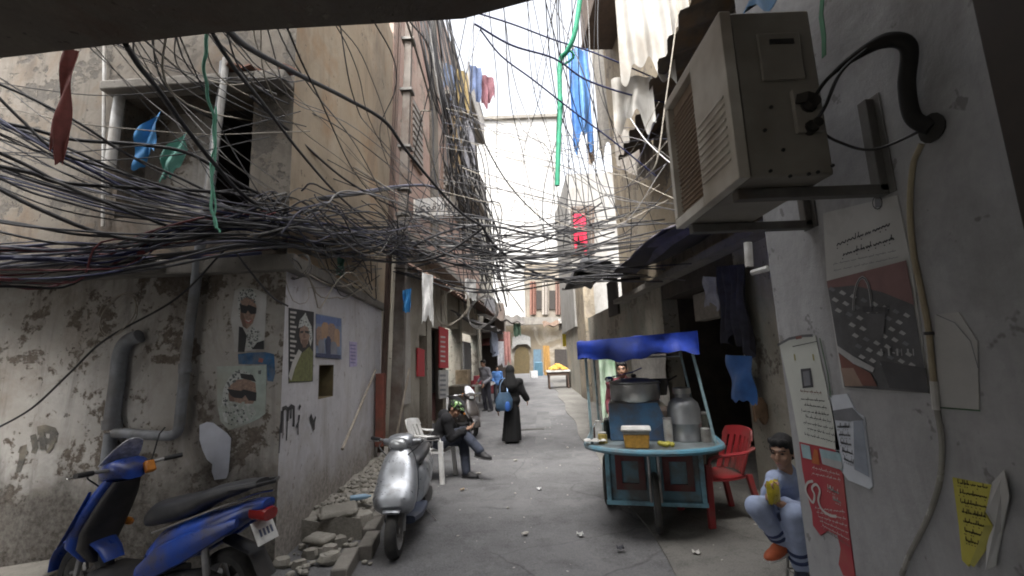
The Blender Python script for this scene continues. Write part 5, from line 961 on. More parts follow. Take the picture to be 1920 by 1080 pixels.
# ------------------------------------------------------------------ stones, slabs, litter
def stone(c, d, seed):
    r = random.Random(seed); mb = MB(); P = []
    for z in (-1, -.2, 1):
        n = 7; P.append([V((c[0] + d[0] / 2 * (1 - .18 * abs(z)) * math.cos(2 * PI * k / n) * r.uniform(.75, 1.15), c[1] + d[1] / 2 * (1 - .18 * abs(z)) * math.sin(2 * PI * k / n) * r.uniform(.75, 1.15), c[2] + d[2] / 2 * z * r.uniform(.8, 1.1))) for k in range(n)])
    mb.rings(P); return mb
M_st = plaster('rubble_stone', (.36, .34, .30), (.27, .255, .225), (.2, .19, .165), (.11, .10, .085), 3.5, .6, .2, None, 0, 61)
for i, (lb, p, d, rz) in enumerate((('broken concrete slab lying at the foot of the front wall, leftmost', (-4.0, 3.72, .10), (.75, .55, .14), .2), ('smaller broken slab tilted beside the blue scooter front', (-3.3, 3.75, .06), (.5, .35, .1), -.3), ('cracked flat slab on the end of the raised pavement', (-1.84, 4.9, .23), (.36, .3, .06), .4), ('thin slab lying across the rubble below the house corner', (-1.86, 4.5, .11), (.28, .17, .06), -.5))):
    mb = MB(); mb.box(p, d, rz, .08, -.06); o = mb.build('stone_slab', M_st, bevel=.03); tag(o, lb, 'slab')
r = random.Random(5)
for i in range(22):
    y = r.uniform(4.1, 4.9); x = r.uniform(-2.05, kerbx(y) - .02); s = r.uniform(.05, .19)
    tag(stone((x, y, s * .2), (s, s * r.uniform(.6, 1), s * r.uniform(.4, .7)), i).build('rubble_stone', M_st, smooth=25), 'grey chunk of broken kerb in the rubble below the house corner', 'stone', 'rubble at the house corner')
mb = MB()
for i in range(420):
    y = r.uniform(4.0, 8.2); x = r.uniform(-2.15, kerbx(y) + .25 * r.random()); z = (.21 + .012 * (y - 4.7) if y > 4.75 and x < kerbx(y) else .01); s = r.uniform(.012, .05)
    if not(y < 4.75 and r.random() < .3): mb.ell((x, y, z + s * .2), (s, s * .8, s * .5), rot3(r.uniform(0, 3)), 5)
tag(mb.build('rubble', M_st, smooth=0), 'small grit and rubble scattered over the broken pavement', 'rubble', kind='stuff')
mb = MB()
for i in range(150):
    x, y = r.uniform(-1.2, 2.7), r.uniform(3.2, 14); s = r.uniform(.006, .022) * (2.2 if i % 9 == 0 else 1); mb.ell((x, y, gz(y) + .02), (s, s * .6, s * .3), rot3(r.uniform(0, 3)), 5)
tag(mb.build('litter', plain('litter_pale', (.4, .38, .35), .8, var=.5), smooth=0), 'tiny scraps of litter and grit on the lane', 'litter', kind='stuff')
p = atZ(676, 934, .25); mb = MB(); mb.lathe([(0, -.11), (.03, -.105), (.032, .05), (.012, .09), (.012, .11), (0, .11)], (0, 0, 0), 'X', 12); mb.xf(Matrix.Translation((p.x, p.y, .26)) @ Matrix.Rotation(.3, 4, 'Z')); tag(mb.build('plastic_bottle', plain('bottle_pale_blue', (.25, .40, .55), .2)), 'pale blue crushed plastic bottle lying on the broken pavement', 'bottle')

# ------------------------------------------------------------------ clutter where the lane narrows
corr('shop_awning', 'torn grey sheet awning reaching across the far lane from the left', atY(905, 598, 21.0), atY(985, 604, 21.0), (0, 2.2, .45), 4, .06, plain('sheet_far_grey', (.13, .12, .11), .85, var=.5, scale=2), 30, 5, .15, 'awning')
corr('shop_awning', 'brown cloth awning over the far fruit cart', atY(1022, 612, 22.5), atY(1092, 606, 22.0), (0, 2.0, .4), 3, .06, plain('awning_far_brown', (.15, .10, .07), .85, var=.4, scale=2), 30, 5, .15, 'awning')
FC = [('white cloth hung over the lane above the far fruit cart', 1047, 598, 12, .55, (.6, .6, .58), 23), ('pink cloth hung at the far shop corner beside the woman', 944, 622, 12, 1.4, (.4, .2, .18), 20.5), ('white shirts hung at the far shop opening', 932, 640, 18, 1.1, (.5, .5, .53), 20.8), ('dark green cloth hung under the far grey awning', 962, 606, 14, .6, (.05, .09, .06), 21.2), ('red banner on the right hand pier at the lane end', 1079, 668, 9, 1.2, (.3, .05, .06), 19), ('orange cloth hung by the arched doorway', 1018, 648, 12, 2.1, (.3, .17, .05), 30)]
for i, (lb, x, y, w, dr, c, YY) in enumerate(FC): drape('hung_cloth', lb, 'cloth', atY(x, y, YY), atY(x + w, y, YY), dr, plain('farcloth_%d' % i, c, .85, var=.3), 2, .06, seed=90 + i, nu=14)
for i, (lb, x, y, w, h, c, YY) in enumerate((('dark crate stacked at the far shop front, lower', 898, 716, 20, 20, (.07, .06, .05), 19.5), ('pale carton on top of the dark crate at the far shop front', 899, 697, 16, 14, (.4, .34, .26), 19.5), ('maroon carton beside the far shop opening', 922, 712, 14, 18, (.25, .05, .06), 20.0), ('white cool box before the arched doorway', 1001, 709, 12, 14, (.5, .5, .5), 28))):
    a, b = atY(x - w / 2, y + h / 2, YY), atY(x + w / 2, y - h / 2, YY); mb = MB(); mb.box(((a.x + b.x) / 2, YY, gz(YY) + (b.z - a.z) / 2 + (.45 if 'on top' in lb else 0)), (b.x - a.x, .4, b.z - a.z), .2); tag(mb.build('carton', plain('farbox_%d' % i, c, .7), bevel=.015), lb, 'carton')

corr('corrugated_awning', 'long rusty corrugated awning under the pink eave beyond the first shop', BF.pt(4.2, 3.5, .85), BF.pt(11.0, 3.6, .8), -BF.n * .85 + V((0, 0, .35)), 18, .03, plain('sheet_rust_dark', (.14, .085, .065), .85, var=.4, dirt=(.07, .055, .045), damt=.5))
for i, (lb, u, w, h, d, z, c) in enumerate((('dark sacks piled in the third shop opening', 5.2, .9, .9, .5, 0, (.10, .085, .065)), ('pale cardboard boxes stacked in the third shop opening', 6.0, .5, 1.3, .4, 0, (.26, .2, .13)), ('dark red drinks crate stack before the third pier', 6.8, .4, .9, .4, 0, (.2, .03, .035)), ('grey rolled shutter panel in the last shop opening', 9.2, 1.6, 2.2, .08, 0, (.13, .13, .13)))):
    y = BF.pt(u, 0, 0).y; mb = MB(); mb.fbox(BF, u - w / 2, u + w / 2, gz(y), gz(y) + h, .02 if d > .1 else -.3, .02 + d if d > .1 else -.2)
    if d < .1:
        for k in range(12): mb.fbox(BF, u - w / 2 + .02, u + w / 2 - .02, gz(y) + .1 + k * .17, gz(y) + .2 + k * .17, -.199, -.18)
    tag(mb.build('shop_goods', plain('goods_%d' % i, c, .8, var=.45, scale=5), bevel=.03 if d > .1 else 0), lb, 'goods')
r = random.Random(19)
SL = ['crumpled white paper scrap on the lane before the blue cart', 'flattened cardboard scrap by the kerb behind the silver scooter', 'crushed pale plastic cup near the middle of the lane', 'torn dark plastic bag scrap beside the cart front wheel', 'small white wrapper on the concrete strip in front of the red chair']
for lb, (x, y), c in zip(SL, ((.55, 4.6), (-.75, 6.3), (.25, 6.2), (.85, 4.25), (1.45, 4.1)), ((.5, .5, .48), (.28, .21, .14), (.5, .5, .5), (.04, .04, .05), (.5, .48, .45))):
    mb = MB(); q = [r.uniform(0, 6) for _ in range(3)]; mb.sheet(lambda a, b: V((x + (a - .5) * .06, y + (b - .5) * .05, .032 + .012 * math.sin(a * 7 + q[0]) * math.sin(b * 6 + q[1]))), 7, 6, .003); tag(mb.build('litter_scrap', plain('scrap_%d' % (x * 100), c, .8)), lb, 'litter')

corr('roof_sheet', 'grey corrugated sheet tacked under the white curtains on the right', atY(1150, 240, 9.5), atY(1222, 262, 7.6), (0, 0, -.85), 9, .035, M_asb)
bl = thing('wooden_balcony', 'brown boarded balcony jutting out high on the right above the alley', 'balcony', RB.pt(RB.uv(1150, 100)[0] - 1.2, 7, .4), world=True)
ub = RB.uv(1150, 100)[0]; zz = atY(1125, 120, 11).z
MB().fbox(RB, ub - 1.6, ub, zz - .1, zz, .021, .8).build('floor', plain('board_dark', (.09, .065, .05), .8), bl)
mb = MB()
for k in range(10): mb.fbox(RB, ub - 1.6 + k * .16, ub - 1.6 + k * .16 + .145, zz, zz + 1.7, .74 + .01 * (k % 2), .78)
mb.fbox(RB, ub - .04, ub, zz, zz + 1.7, .021, .735); mb.fbox(RB, ub - 1.6, ub - 1.56, zz, zz + 1.7, .021, .735); mb.build('boarding', plain('board_brown', (.15, .115, .09), .85, var=.35, dirt=(.08, .06, .05), damt=.4), bl)
mb = MB(); mb.fbox(RB, ub - 1.7, ub + .1, zz + 1.72, zz + 1.78, .021, .95); mb.build('roof', M_tin2, bl)
# ------------------------------------------------------------------ the wires
wr = random.Random(77)
WM = {'black': plain('wire_black', (.018, .018, .02), .6), 'dark': plain('wire_dark_grey', (.05, .05, .055), .65), 'grey': plain('wire_grey', (.17, .165, .16), .7), 'beige': plain('wire_beige', (.32, .29, .24), .7), 'white': plain('wire_white', (.5, .5, .5), .6), 'navy': plain('wire_navy', (.025, .03, .09), .5), 'maroon': plain('wire_maroon', (.13, .03, .035), .6), 'purple': plain('wire_slate', (.08, .08, .11), .6), 'green': plain('twine_green', (.03, .30, .17), .6), 'pale': plain('twine_pale_green', (.16, .45, .32), .7)}
def wire(pts, r, m, label, cat='cable', group=None, name='cable', n=7, world=False, wob=.0, sides=6):
    P = [p if isinstance(p, V) else atY(p[0], p[1], min(p[2], 4.08) if p[0] < 500 else p[2]) for p in pts]
    C = catmull(P, n)
    if wob:
        ph = [wr.uniform(0, 6) for _ in range(4)]; L = len(C)
        C = [p + V((math.sin(i * .7 + ph[0]), math.sin(i * .9 + ph[1]) * .5, math.sin(i * .8 + ph[2]))) * wob * min(1, i / 3, (L - 1 - i) / 3) for i, p in enumerate(C)]
    return tag(MB().tube(C, r, sides).build(name, WM[m], smooth=0 if sides < 5 else 80), label, cat, group)
H = [
 ('thick black cable falling from the passage slab to the wires above the alley centre', .017, 'black', [(425, 55, 2.2), (470, 92, 2.5), (560, 140, 3.1), (650, 185, 3.9), (722, 228, 4.6), (760, 280, 5.2), (808, 338, 5.9), (860, 395, 6.6), (905, 425, 7.2)]),
 ('thick black cable running on from the central knot down to the right awnings', .019, 'black', [(900, 418, 7.2), (930, 462, 7.4), (980, 500, 7.7), (1040, 522, 8.0), (1110, 528, 8.3), (1200, 522, 8.2)]),
 ('thick black cable slanting down across the deep window from the slab', .014, 'black', [(236, 84, 2.2), (262, 125, 2.4), (300, 172, 2.7), (345, 235, 3.0), (400, 305, 3.3), (452, 362, 3.7), (520, 410, 4.2), (600, 452, 5.0)]),
 ('black cable dropping past the canopy corner and along the upper side wall', .011, 'black', [(398, 62, 2.2), (440, 128, 2.5), (490, 190, 3.0), (560, 282, 3.9), (630, 362, 5.0), (695, 420, 6.2)]),
 ('pair of black cables slung low across the deep window to the corner, upper one', .014, 'black', [(-20, 225, 3.3), (60, 242, 3.4), (140, 262, 3.5), (270, 272, 3.6), (360, 290, 3.7), (450, 345, 3.9), (520, 380, 4.2)]),
 ('black cable bowed right across the front of the plaster house to the pole', .015, 'black', [(-20, 308, 3.2), (60, 325, 3.3), (110, 342, 3.4), (230, 351, 3.6), (350, 356, 3.8), (470, 366, 4.1), (560, 372, 4.6), (660, 366, 5.6), (750, 352, 7.2)]),
 ('second long black cable dipping from the left edge under the deep window', .013, 'black', [(-20, 278, 3.2), (50, 310, 3.3), (130, 352, 3.4), (220, 388, 3.5), (320, 425, 3.7), (400, 444, 3.9), (520, 455, 4.3), (640, 452, 5.5)]),
 ('black cable crossing from upper left edge down to the corner knot', .010, 'black', [(-20, 150, 3.2), (60, 185, 3.3), (150, 232, 3.4), (240, 290, 3.6), (340, 335, 3.8), (440, 385, 4.0), (540, 430, 4.4)]),
 ('dark cable from the left edge running below the blue rag', .010, 'black', [(-20, 165, 3.1), (40, 225, 3.2), (110, 285, 3.3), (210, 318, 3.5), (330, 355, 3.7), (430, 380, 3.9), (560, 405, 4.5), (700, 455, 6.6)]),
 ('heavy grey conduit arching from the corner knot to the pole', .022, 'purple', [(520, 378, 4.3), (600, 372, 5.0), (680, 360, 6.0), (740, 350, 7.2), (800, 348, 7.9), (840, 362, 8.6)]),
 ('slate blue cable bundle sagging from the left edge to the corner', .017, 'navy', [(-20, 482, 3.3), (60, 484, 3.4), (150, 486, 3.5), (240, 474, 3.7), (300, 452, 3.8), (360, 425, 3.9), (450, 400, 4.1)]),
 ('maroon cable hanging along the ledge at the left edge', .016, 'maroon', [(-20, 470, 3.4), (60, 468, 3.5), (150, 474, 3.6), (230, 480, 3.7), (300, 462, 3.8), (345, 440, 3.9), (420, 420, 4.0)]),
 ('second maroon cable under the ledge running behind the long drain pipe', .012, 'maroon', [(220, 484, 4.3), (330, 482, 4.2), (420, 478, 4.15), (500, 466, 4.1), (540, 455, 4.2)]),
 ('navy cable pinned along the front ledge beside the drain pipe', .015, 'navy', [(250, 484, 4.4), (340, 483, 4.3), (420, 480, 4.2), (490, 474, 4.12)]),
 ('loose black cable slanting down the lower front wall at the left edge', .008, 'black', [(-15, 808, 4.9), (60, 765, 4.8), (130, 700, 4.7), (200, 635, 4.5), (330, 560, 4.2), (420, 470, 3.9)]),
 ('dark cable looping across the corner above the upper portrait poster', .007, 'dark', [(440, 470, 3.95), (470, 510, 4.0), (510, 556, 4.05), (540, 574, 4.2)]),
 ('blue-black cable crossing the sky to the white curtains, topmost', .010, 'navy', [(880, 20, 5.0), (960, 45, 5.4), (1040, 75, 5.7), (1130, 105, 6.0), (1270, 165, 6.3)]),
 ('blue-black cable crossing the sky below the topmost one', .012, 'navy', [(890, 45, 5.0), (960, 85, 5.3), (1040, 110, 5.7), (1100, 150, 5.9), (1190, 180, 6.2), (1280, 198, 6.4)]),
 ('navy cable swooping under the others in front of the green rope', .010, 'navy', [(900, 55, 5.2), (940, 105, 5.4), (1000, 150, 5.6), (1070, 205, 5.9), (1150, 265, 6.2), (1230, 330, 6.4)]),
 ('black cable cutting down across the white building to the red cloth window', .011, 'black', [(860, 150, 6.8), (900, 250, 7.0), (950, 340, 7.3), (1010, 405, 7.8), (1075, 450, 8.4), (1130, 470, 8.8)]),
 ('grey cable bundle stretched from the pole knot across the white building', .018, 'dark', [(760, 470, 7.5), (820, 440, 7.3), (900, 422, 7.2), (1000, 440, 7.5), (1100, 458, 7.9), (1200, 452, 8.0)]),
 ('dark cable bundle sagging from the pole to the right awnings, lower', .018, 'dark', [(620, 455, 5.4), (700, 448, 6.6), (770, 466, 7.3), (840, 492, 7.5), (920, 505, 7.6), (1040, 520, 7.9)]),
 ('pale wire stretched from the beige wall up to the air conditioner top', .006, 'white', [(1182, 222, 6.0), (1210, 262, 5.5), (1250, 300, 4.9), (1310, 345, 4.0)]),
 ('pale straight wire hanging beside the air conditioner front', .006, 'beige', [(1275, -10, 4.6), (1262, 90, 4.5), (1248, 190, 4.4), (1232, 300, 4.3), (1212, 330, 4.4)]),
]
for lb, r, m, pts in H: wire(pts, r * 1.12, m, lb, n=8, sides=8)
wire([atY(1090, -20, 5.6), atY(1078, 60, 5.7), atY(1064, 95, 5.8), atY(1050, 118, 5.9), atY(1050, 200, 5.9), atY(1047, 280, 5.9), atY(1045, 348, 5.9)], .034, 'green', 'thick green rope hanging straight down over the middle of the alley', 'rope', name='rope', sides=8)
wire([atY(1052, 112, 5.9), atY(1068, 96, 5.85), atY(1076, 106, 5.85), atY(1062, 118, 5.9), atY(1050, 122, 5.9)], .016, 'green', 'green knot tied on top of the hanging green rope', 'rope', name='rope_knot', sides=8)
wire([(388, 60, 2.6), (384, 110, 2.8), (386, 160, 3.1), (398, 210, 3.3), (403, 260, 3.4), (400, 320, 3.4), (396, 370, 3.4), (406, 428, 3.4)], .011, 'pale', 'pale green twine trailing down in front of the white window pipe', 'rope', name='twine', wob=.008)
wire([(404, 200, 3.3), (406, 250, 3.35), (398, 300, 3.4), (402, 400, 3.4), (412, 436, 3.4)], .007, 'pale', 'second frayed strand of green twine beside the first', 'rope', name='twine', wob=.012)
def U(a, b): return wr.uniform(a, b)
def swarm(count, fn, mats, r0, r1, label, group, wob=.01, n=5):
    for _ in range(count): wire(fn(), U(r0, r1) * 1.35, wr.choice(mats), label, 'wire', group, 'wire', n, wob=wob * U(.2, 1.5), sides=5)
def to_pole_left():
    g = wr.choice((215, 250, 300, 330, 420, 470, 520)); y0 = g + U(-14, 14); k = 395 + (g - 200) * .16 + U(-10, 16); dip = U(0, 30)
    return [(-30, y0, U(3.1, 3.9)), (U(90, 130), y0 + (k - y0) * .3 + dip, U(3.2, 3.9)), (U(250, 300), y0 + (k - y0) * .68 + dip, U(3.5, 3.95)), (U(470, 520), k + dip * .4, U(3.8, 4.0)), (U(610, 650), k + U(10, 40), U(5, 5.8)), (U(738, 768), U(410, 490), 7.6)]
swarm(34, to_pole_left, ['black', 'black', 'dark', 'purple', 'navy', 'dark'], .0045, .0095, 'dark wire sweeping from the left edge along the plaster house to the pole', 'wires from the left edge to the pole', .004, 7)
def left_bundle():
    y0 = U(455, 540); return [(-30, y0, U(3.2, 3.7)), (U(60, 140), y0 + U(-12, 10), U(3.3, 3.8)), (U(190, 260), U(448, 505), U(3.5, 3.9)), (U(310, 350), U(418, 462), U(3.6, 3.95)), (U(430, 520), U(385, 425), U(3.8, 4.0))]
swarm(24, left_bundle, ['black', 'navy', 'purple', 'maroon', 'grey', 'dark'], .004, .010, 'wire in the thick sagging bundle along the ledge at the left edge', 'bundle along the ledge', .008)
def corner_knot():
    x = U(470, 640); y = U(370, 450); return [(x - U(40, 130), y + U(-25, 25), U(3.75, 4.0)), (x - 20, y + U(-30, 30), U(3.9, 4.0)), (x + 25, y + U(-25, 25), 4.3), (x + U(70, 140), y + U(-10, 55), U(5.0, 5.8)), (U(730, 800), U(420, 500), 7.5)]
swarm(40, corner_knot, ['black', 'dark', 'purple', 'black', 'grey', 'dark'], .0035, .0075, 'short crooked wire in the knot of cables at the house corner', 'knot of wires at the house corner', .018)
def slab_to_pole():
    x0 = U(250, 760); return [(x0, U(10, 35), U(2.35, 3.0)), (x0 + U(30, 80), U(120, 200), U(3.2, 4.0)), (x0 + (760 - x0) * .6 + U(-20, 40), U(230, 330), U(4.8, 6)), (U(720, 900), U(380, 480), U(6.8, 7.6))]
swarm(20, slab_to_pole, ['dark', 'grey', 'black', 'beige', 'dark'], .003, .006, 'thin wire falling from the passage slab past the upper side wall', 'wires falling from the slab', .005, 7)
def pole_down():
    x0 = U(785, 850); return [(x0 - 15, U(-60, 20), U(7.6, 8.4)), (x0 + U(10, 40), U(150, 220), U(8, 9)), (x0 + U(25, 70), U(280, 360), U(8.5, 10)), (x0 + U(50, 110), U(400, 470), U(9.5, 11)), (x0 + U(70, 140), U(500, 590), U(12, 16))]
swarm(40, pole_down, ['dark', 'grey', 'dark', 'black', 'dark'], .006, .013, 'wire hanging in the steep curtain of wires beyond the pole', 'curtain of wires beyond the pole', .03)
def cross():
    y0, y1 = U(395, 520), U(375, 530); return [(U(730, 800), y0, U(7.4, 7.8)), (U(850, 920), (y0 * 2 + y1) / 3 + U(-10, 45), U(7.2, 8)), (U(970, 1060), (y0 + y1 * 2) / 3 + U(0, 45), U(7.2, 8.4)), (U(1110, 1300), y1, U(6.2, 8.5))]
swarm(52, cross, ['dark', 'black', 'black', 'dark', 'grey'], .0045, .0105, 'thin wire strung across the alley from the pole to the right houses', 'wires across the alley', .015)
def sky():
    x0 = U(880, 1130); x1 = x0 + U(-130, 160); return [(x0, U(-90, -20), U(5, 8)), (x0 + (x1 - x0) * .4 + U(-20, 20), U(150, 220), U(6, 8)), (x0 + (x1 - x0) * .7 + U(-20, 20), U(280, 350), U(6.5, 8.5)), (x1, U(400, 490), U(7, 9))]
swarm(28, sky, ['dark', 'dark', 'grey'], .004, .007, 'thin grey wire drawn down over the sky and white building', 'wires over the white building', .02)
def front():
    if wr.random() < .5: x0, y0 = -30, U(120, 330)
    else: x0 = U(120, 430); y0 = 60
    x1, y1 = U(430, 560), U(330, 450)
    if wr.random() < .3: x1, y1 = U(480, 620), U(120, 260)
    k = U(8, 40); return [(x0, y0, 2.4 if y0 == 60 else U(3.2, 3.9)), (x0 + (x1 - x0) * .33, y0 + (y1 - y0) * .33 + k, U(3.3, 3.95)), (x0 + (x1 - x0) * .68, y0 + (y1 - y0) * .68 + k, U(3.5, 3.95)), (x1, y1, 4.02)]
swarm(24, front, ['dark', 'grey', 'beige', 'black', 'dark'], .0022, .0042, 'thin loose wire strung over the front around the deep window', 'wires over the front', .004, 7)
def sidewall():
    x0 = U(530, 640); y0 = U(440, 520); return [LS.px(x0, y0, .12), LS.px(x0 + U(10, 50), y0 + U(20, 70), U(.05, .12)), LS.px(x0 + U(60, 90), y0 + U(0, 60), U(.05, .15)), LS.px(U(690, 712), U(480, 560), .2)]
swarm(18, sidewall, ['dark', 'grey', 'black', 'beige'], .003, .007, 'slack wire drooping under the ledge of the side wall', 'slack wires on the side wall', .03)
def to_right():
    y0 = U(200, 400); return [(U(815, 890), y0 - 20, U(7.5, 8.4)), (U(1000, 1080), y0 + U(10, 60), U(6.5, 7.5)), (U(1120, 1180), y0 + U(20, 90), U(6, 7)), (U(1230, 1290), y0 + U(-40, 130), U(5.5, 6.4))]
swarm(18, to_right, ['dark', 'grey', 'beige', 'purple'], .003, .006, 'thin wire reaching over the alley to the beige upper wall', 'wires to the beige wall', .012)
def coil(cx, cy, Y, rad, turns, label, m='grey', r=.004):
    c = atY(cx, cy, Y); P = []
    for i in range(int(turns * 10)):
        a = 2 * PI * i / 10; q = rad * (1 + .2 * math.sin(i * 1.3)); P.append(c + V((q * math.cos(a), .03 * math.sin(i * .5), q * 1.25 * math.sin(a))))
    wire(P, r, m, label, 'wire', None, 'wire_coil', 3, sides=5)
coil(222, 590, 4.1, .16, 2.6, 'loose loop of thin wire hanging on the front wall above the thick pipe end', 'beige')
coil(560, 500, 4.3, .10, 3.5, 'small coil of wire hanging just under the corner ledge', 'grey')
coil(905, 585, 12, .35, 3.2, 'big ring of grey wire hung above the goods awning', 'grey', .012)
coil(848, 575, 10.5, .35, 2.4, 'loop of pale wire slung below the pink eave', 'beige', .012)

for lb, r, m, pts in (
 ('thick black bundle sagging from the corner knot past the pole to the alley centre', .020, 'black', [(430, 415, 4.0), (540, 440, 4.4), (650, 478, 5.6), (750, 492, 7.2), (830, 478, 7.3), (905, 428, 7.2)]),
 ('thick dark bundle dropping from the alley centre down beside the white building', .022, 'dark', [(905, 425, 7.2), (925, 470, 8.0), (938, 520, 9.5), (950, 575, 12)]),
 ('black cable bowing across from the pole to the dark shop awning, lowest', .014, 'black', [(765, 500, 7.5), (850, 535, 7.6), (950, 545, 7.8), (1050, 530, 8.0), (1180, 500, 7.6)]),
 ('black cable running from the left window corner straight to the alley centre', .013, 'black', [(470, 180, 3.6), (560, 262, 4.4), (660, 345, 5.6), (770, 400, 6.6), (900, 430, 7.2)]),
 ('black cable hanging deep across the left front from the edge to the knot', .016, 'black', [(-20, 345, 3.2), (80, 395, 3.3), (200, 440, 3.45), (320, 450, 3.6), (450, 425, 3.9), (540, 400, 4.2)]),
): wire(pts, r, m, lb, n=8, sides=8)
# ------------------------------------------------------------------ people
def remesh(mb, name, mats, parent, vox=.01, it=4):
    o = mb.build('tmp_' + name, mats if isinstance(mats, list) else [mats], None, smooth=0); lo = o.location.copy()
    m = o.modifiers.new('r', 'REMESH'); m.mode = 'VOXEL'; m.voxel_size = vox
    s = o.modifiers.new('s', 'SMOOTH'); s.factor = .5; s.iterations = it
    dg = bpy.context.evaluated_depsgraph_get(); dg.update(); me = bpy.data.meshes.new_from_object(o.evaluated_get(dg)); me.name = name
    bpy.data.objects.remove(o)
    off = lo - WORLD[parent.name]
    for v in me.vertices: v.co += off
    if not me.materials: me.materials.append(mats if not isinstance(mats, list) else mats[0])
    for p in me.polygons: p.use_smooth = True
    q = bpy.data.objects.new(name, me); COL.objects.link(q); q.parent = parent; WORLD[q.name] = WORLD[parent.name]; return q
def basis(f, up=(0, 0, 1)):
    f = V(f).normalized(); r = f.cross(V(up)).normalized(); u = r.cross(f).normalized(); return r, f, u, Matrix((r, f, u)).transposed()
def head(mb, c, f, s=1.0, up=(0, 0, 1)):
    r, f, u, M = basis(f, up)
    E = lambda a, b, d, x, y, z: mb.ell(c + (r * a + f * b + u * d) * s, (x * s, y * s, z * s), M, 12)
    E(0, -.01, .028, .074, .092, .088); E(0, .02, -.035, .06, .07, .075); E(0, .045, -.085, .036, .04, .028)
    E(0, .09, -.022, .013, .022, .026); E(0, .098, -.034, .018, .014, .011); E(0, .077, .022, .05, .018, .012)
    for k in (-1, 1): E(k * .076, -.008, -.012, .011, .022, .032); E(k * .036, .066, -.03, .024, .02, .02)
    E(0, .082, -.062, .024, .012, .0065); E(0, .08, -.073, .02, .012, .007)
    return r, f, u, M
def face_bits(par, c, fr, s, lipm, dark, mouth=0):
    r, f, u, M = fr
    mb = MB()
    for k in (-1, 1): mb.ell(c + (r * k * .031 + f * .083 + u * .002) * s, (.012 * s, .007 * s, .0065 * s), M, 8)
    mb.build('eyes', dark, par)
    mb = MB()
    for k in (-1, 1): mb.tube([c + (r * k * .014 + f * .094 + u * .022) * s, c + (r * k * .034 + f * .09 + u * .027) * s, c + (r * k * .052 + f * .074 + u * .021) * s], .0045 * s, 6)
    mb.build('eyebrows', dark, par)
    mb = MB(); mb.ell(c + (f * .092 - u * .067) * s, (.022 * s, .007 * s, .0045 * s), M, 8); mb.build('lips', lipm, par)
def hair(par, c, fr, s, m, vox, fringe=1.0):
    r, f, u, M = fr; mb = MB(); mb.ell(c + (-f * .018 + u * .045) * s, (.081 * s, .094 * s, .085 * s), M, 14); mb.ell(c + (-f * .05 - u * .01) * s, (.072 * s, .06 * s, .07 * s), M, 12)
    for k in range(7):
        a = (k - 3) / 3; mb.ell(c + (r * a * .055 + f * (.07 - .02 * a * a) + u * (.073 + .008 * math.sin(k * 2.3))) * s, (.018 * s, .02 * s, .02 * s * fringe), M, 8)
    for k in (-1, 1): mb.ell(c + (r * k * .07 + f * .012 + u * .02) * s, (.012 * s, .02 * s, .04 * s), M, 8)
    return remesh(mb, 'hair', m, par, vox, 2)
def hand(mb, w, d, n, s=1.0, side=1, curl=.6):
    """w wrist, d along the fingers, n out of the palm; curl bends the fingers towards n"""
    d = V(d).normalized(); n = (V(n) - d * V(n).dot(d)).normalized(); a = d.cross(n).normalized() * side
    M = Matrix((a, d, n)).transposed(); mb.ell(w + d * .045 * s, (.04 * s, .052 * s, .016 * s), M, 10); mb.cap(w - d * .02 * s, w + d * .02 * s, .024 * s, .028 * s)
    for k, L in enumerate((.066, .076, .07, .055)):
        p = w + (d * .085 + a * (.03 - .02 * k)) * s; rr = (.0092 - .0006 * (k == 3)) * s; q1 = p + (d * math.cos(curl * .5) + n * math.sin(curl * .5)) * L * .5 * s; q2 = q1 + (d * math.cos(curl * 1.5) + n * math.sin(curl * 1.5)) * L * .5 * s
        mb.cap(p - d * .012 * s, q1, rr * 1.1, rr); mb.cap(q1, q2, rr, rr * .85)
    t0 = w + (d * .03 + a * .034) * s; t1 = t0 + (a * .024 + d * .026 + n * .012) * s; t2 = t1 + (d * .028 + n * .014 + a * .003) * s
    mb.cap(t0, t1, .013 * s, .0105 * s); mb.cap(t1, t2, .0105 * s, .0085 * s)
def foot(mb, an, d, s=1.0):
    d = V(d).normalized(); r = d.cross(V((0, 0, 1))).normalized(); uu = r.cross(d).normalized(); mb.cap(an, an - uu * .05 * s, .03 * s, .028 * s); mb.cap(an - uu * .055 * s, an + (d * .12 - uu * .066) * s, .026 * s, .02 * s)
def shoe(par, ank, d, s, m, sole=None):
    d = V(d).normalized(); mb = MB(); u = V((0, 0, 1)); r = d.cross(u).normalized(); uu = r.cross(d).normalized(); M = Matrix((r, d, uu)).transposed()
    mb.ell(ank + (-uu * .05 - d * .005) * s, (.044 * s, .068 * s, .05 * s), M, 12); mb.ell(ank + (d * .09 - uu * .062) * s, (.05 * s, .105 * s, .04 * s), M, 12); mb.ell(ank + (d * .05 - uu * .04) * s, (.044 * s, .07 * s, .042 * s), M, 12); mb.cap(ank + uu * .02 * s, ank - uu * .04 * s, .042 * s, .044 * s)
    o = remesh(mb, 'shoe', m, par, .009, 2)
    if sole:
        mb = MB(); mb.loft([(ank + (-d * .06 - uu * .088) * s, r * .03 * s, uu * .012 * s), (ank + (-d * .03 - uu * .088) * s, r * .042 * s, uu * .012 * s), (ank + (d * .1 - uu * .09) * s, r * .048 * s, uu * .012 * s), (ank + (d * .18 - uu * .085) * s, r * .03 * s, uu * .01 * s)], 12); mb.build('sole', sole, o)
    return o
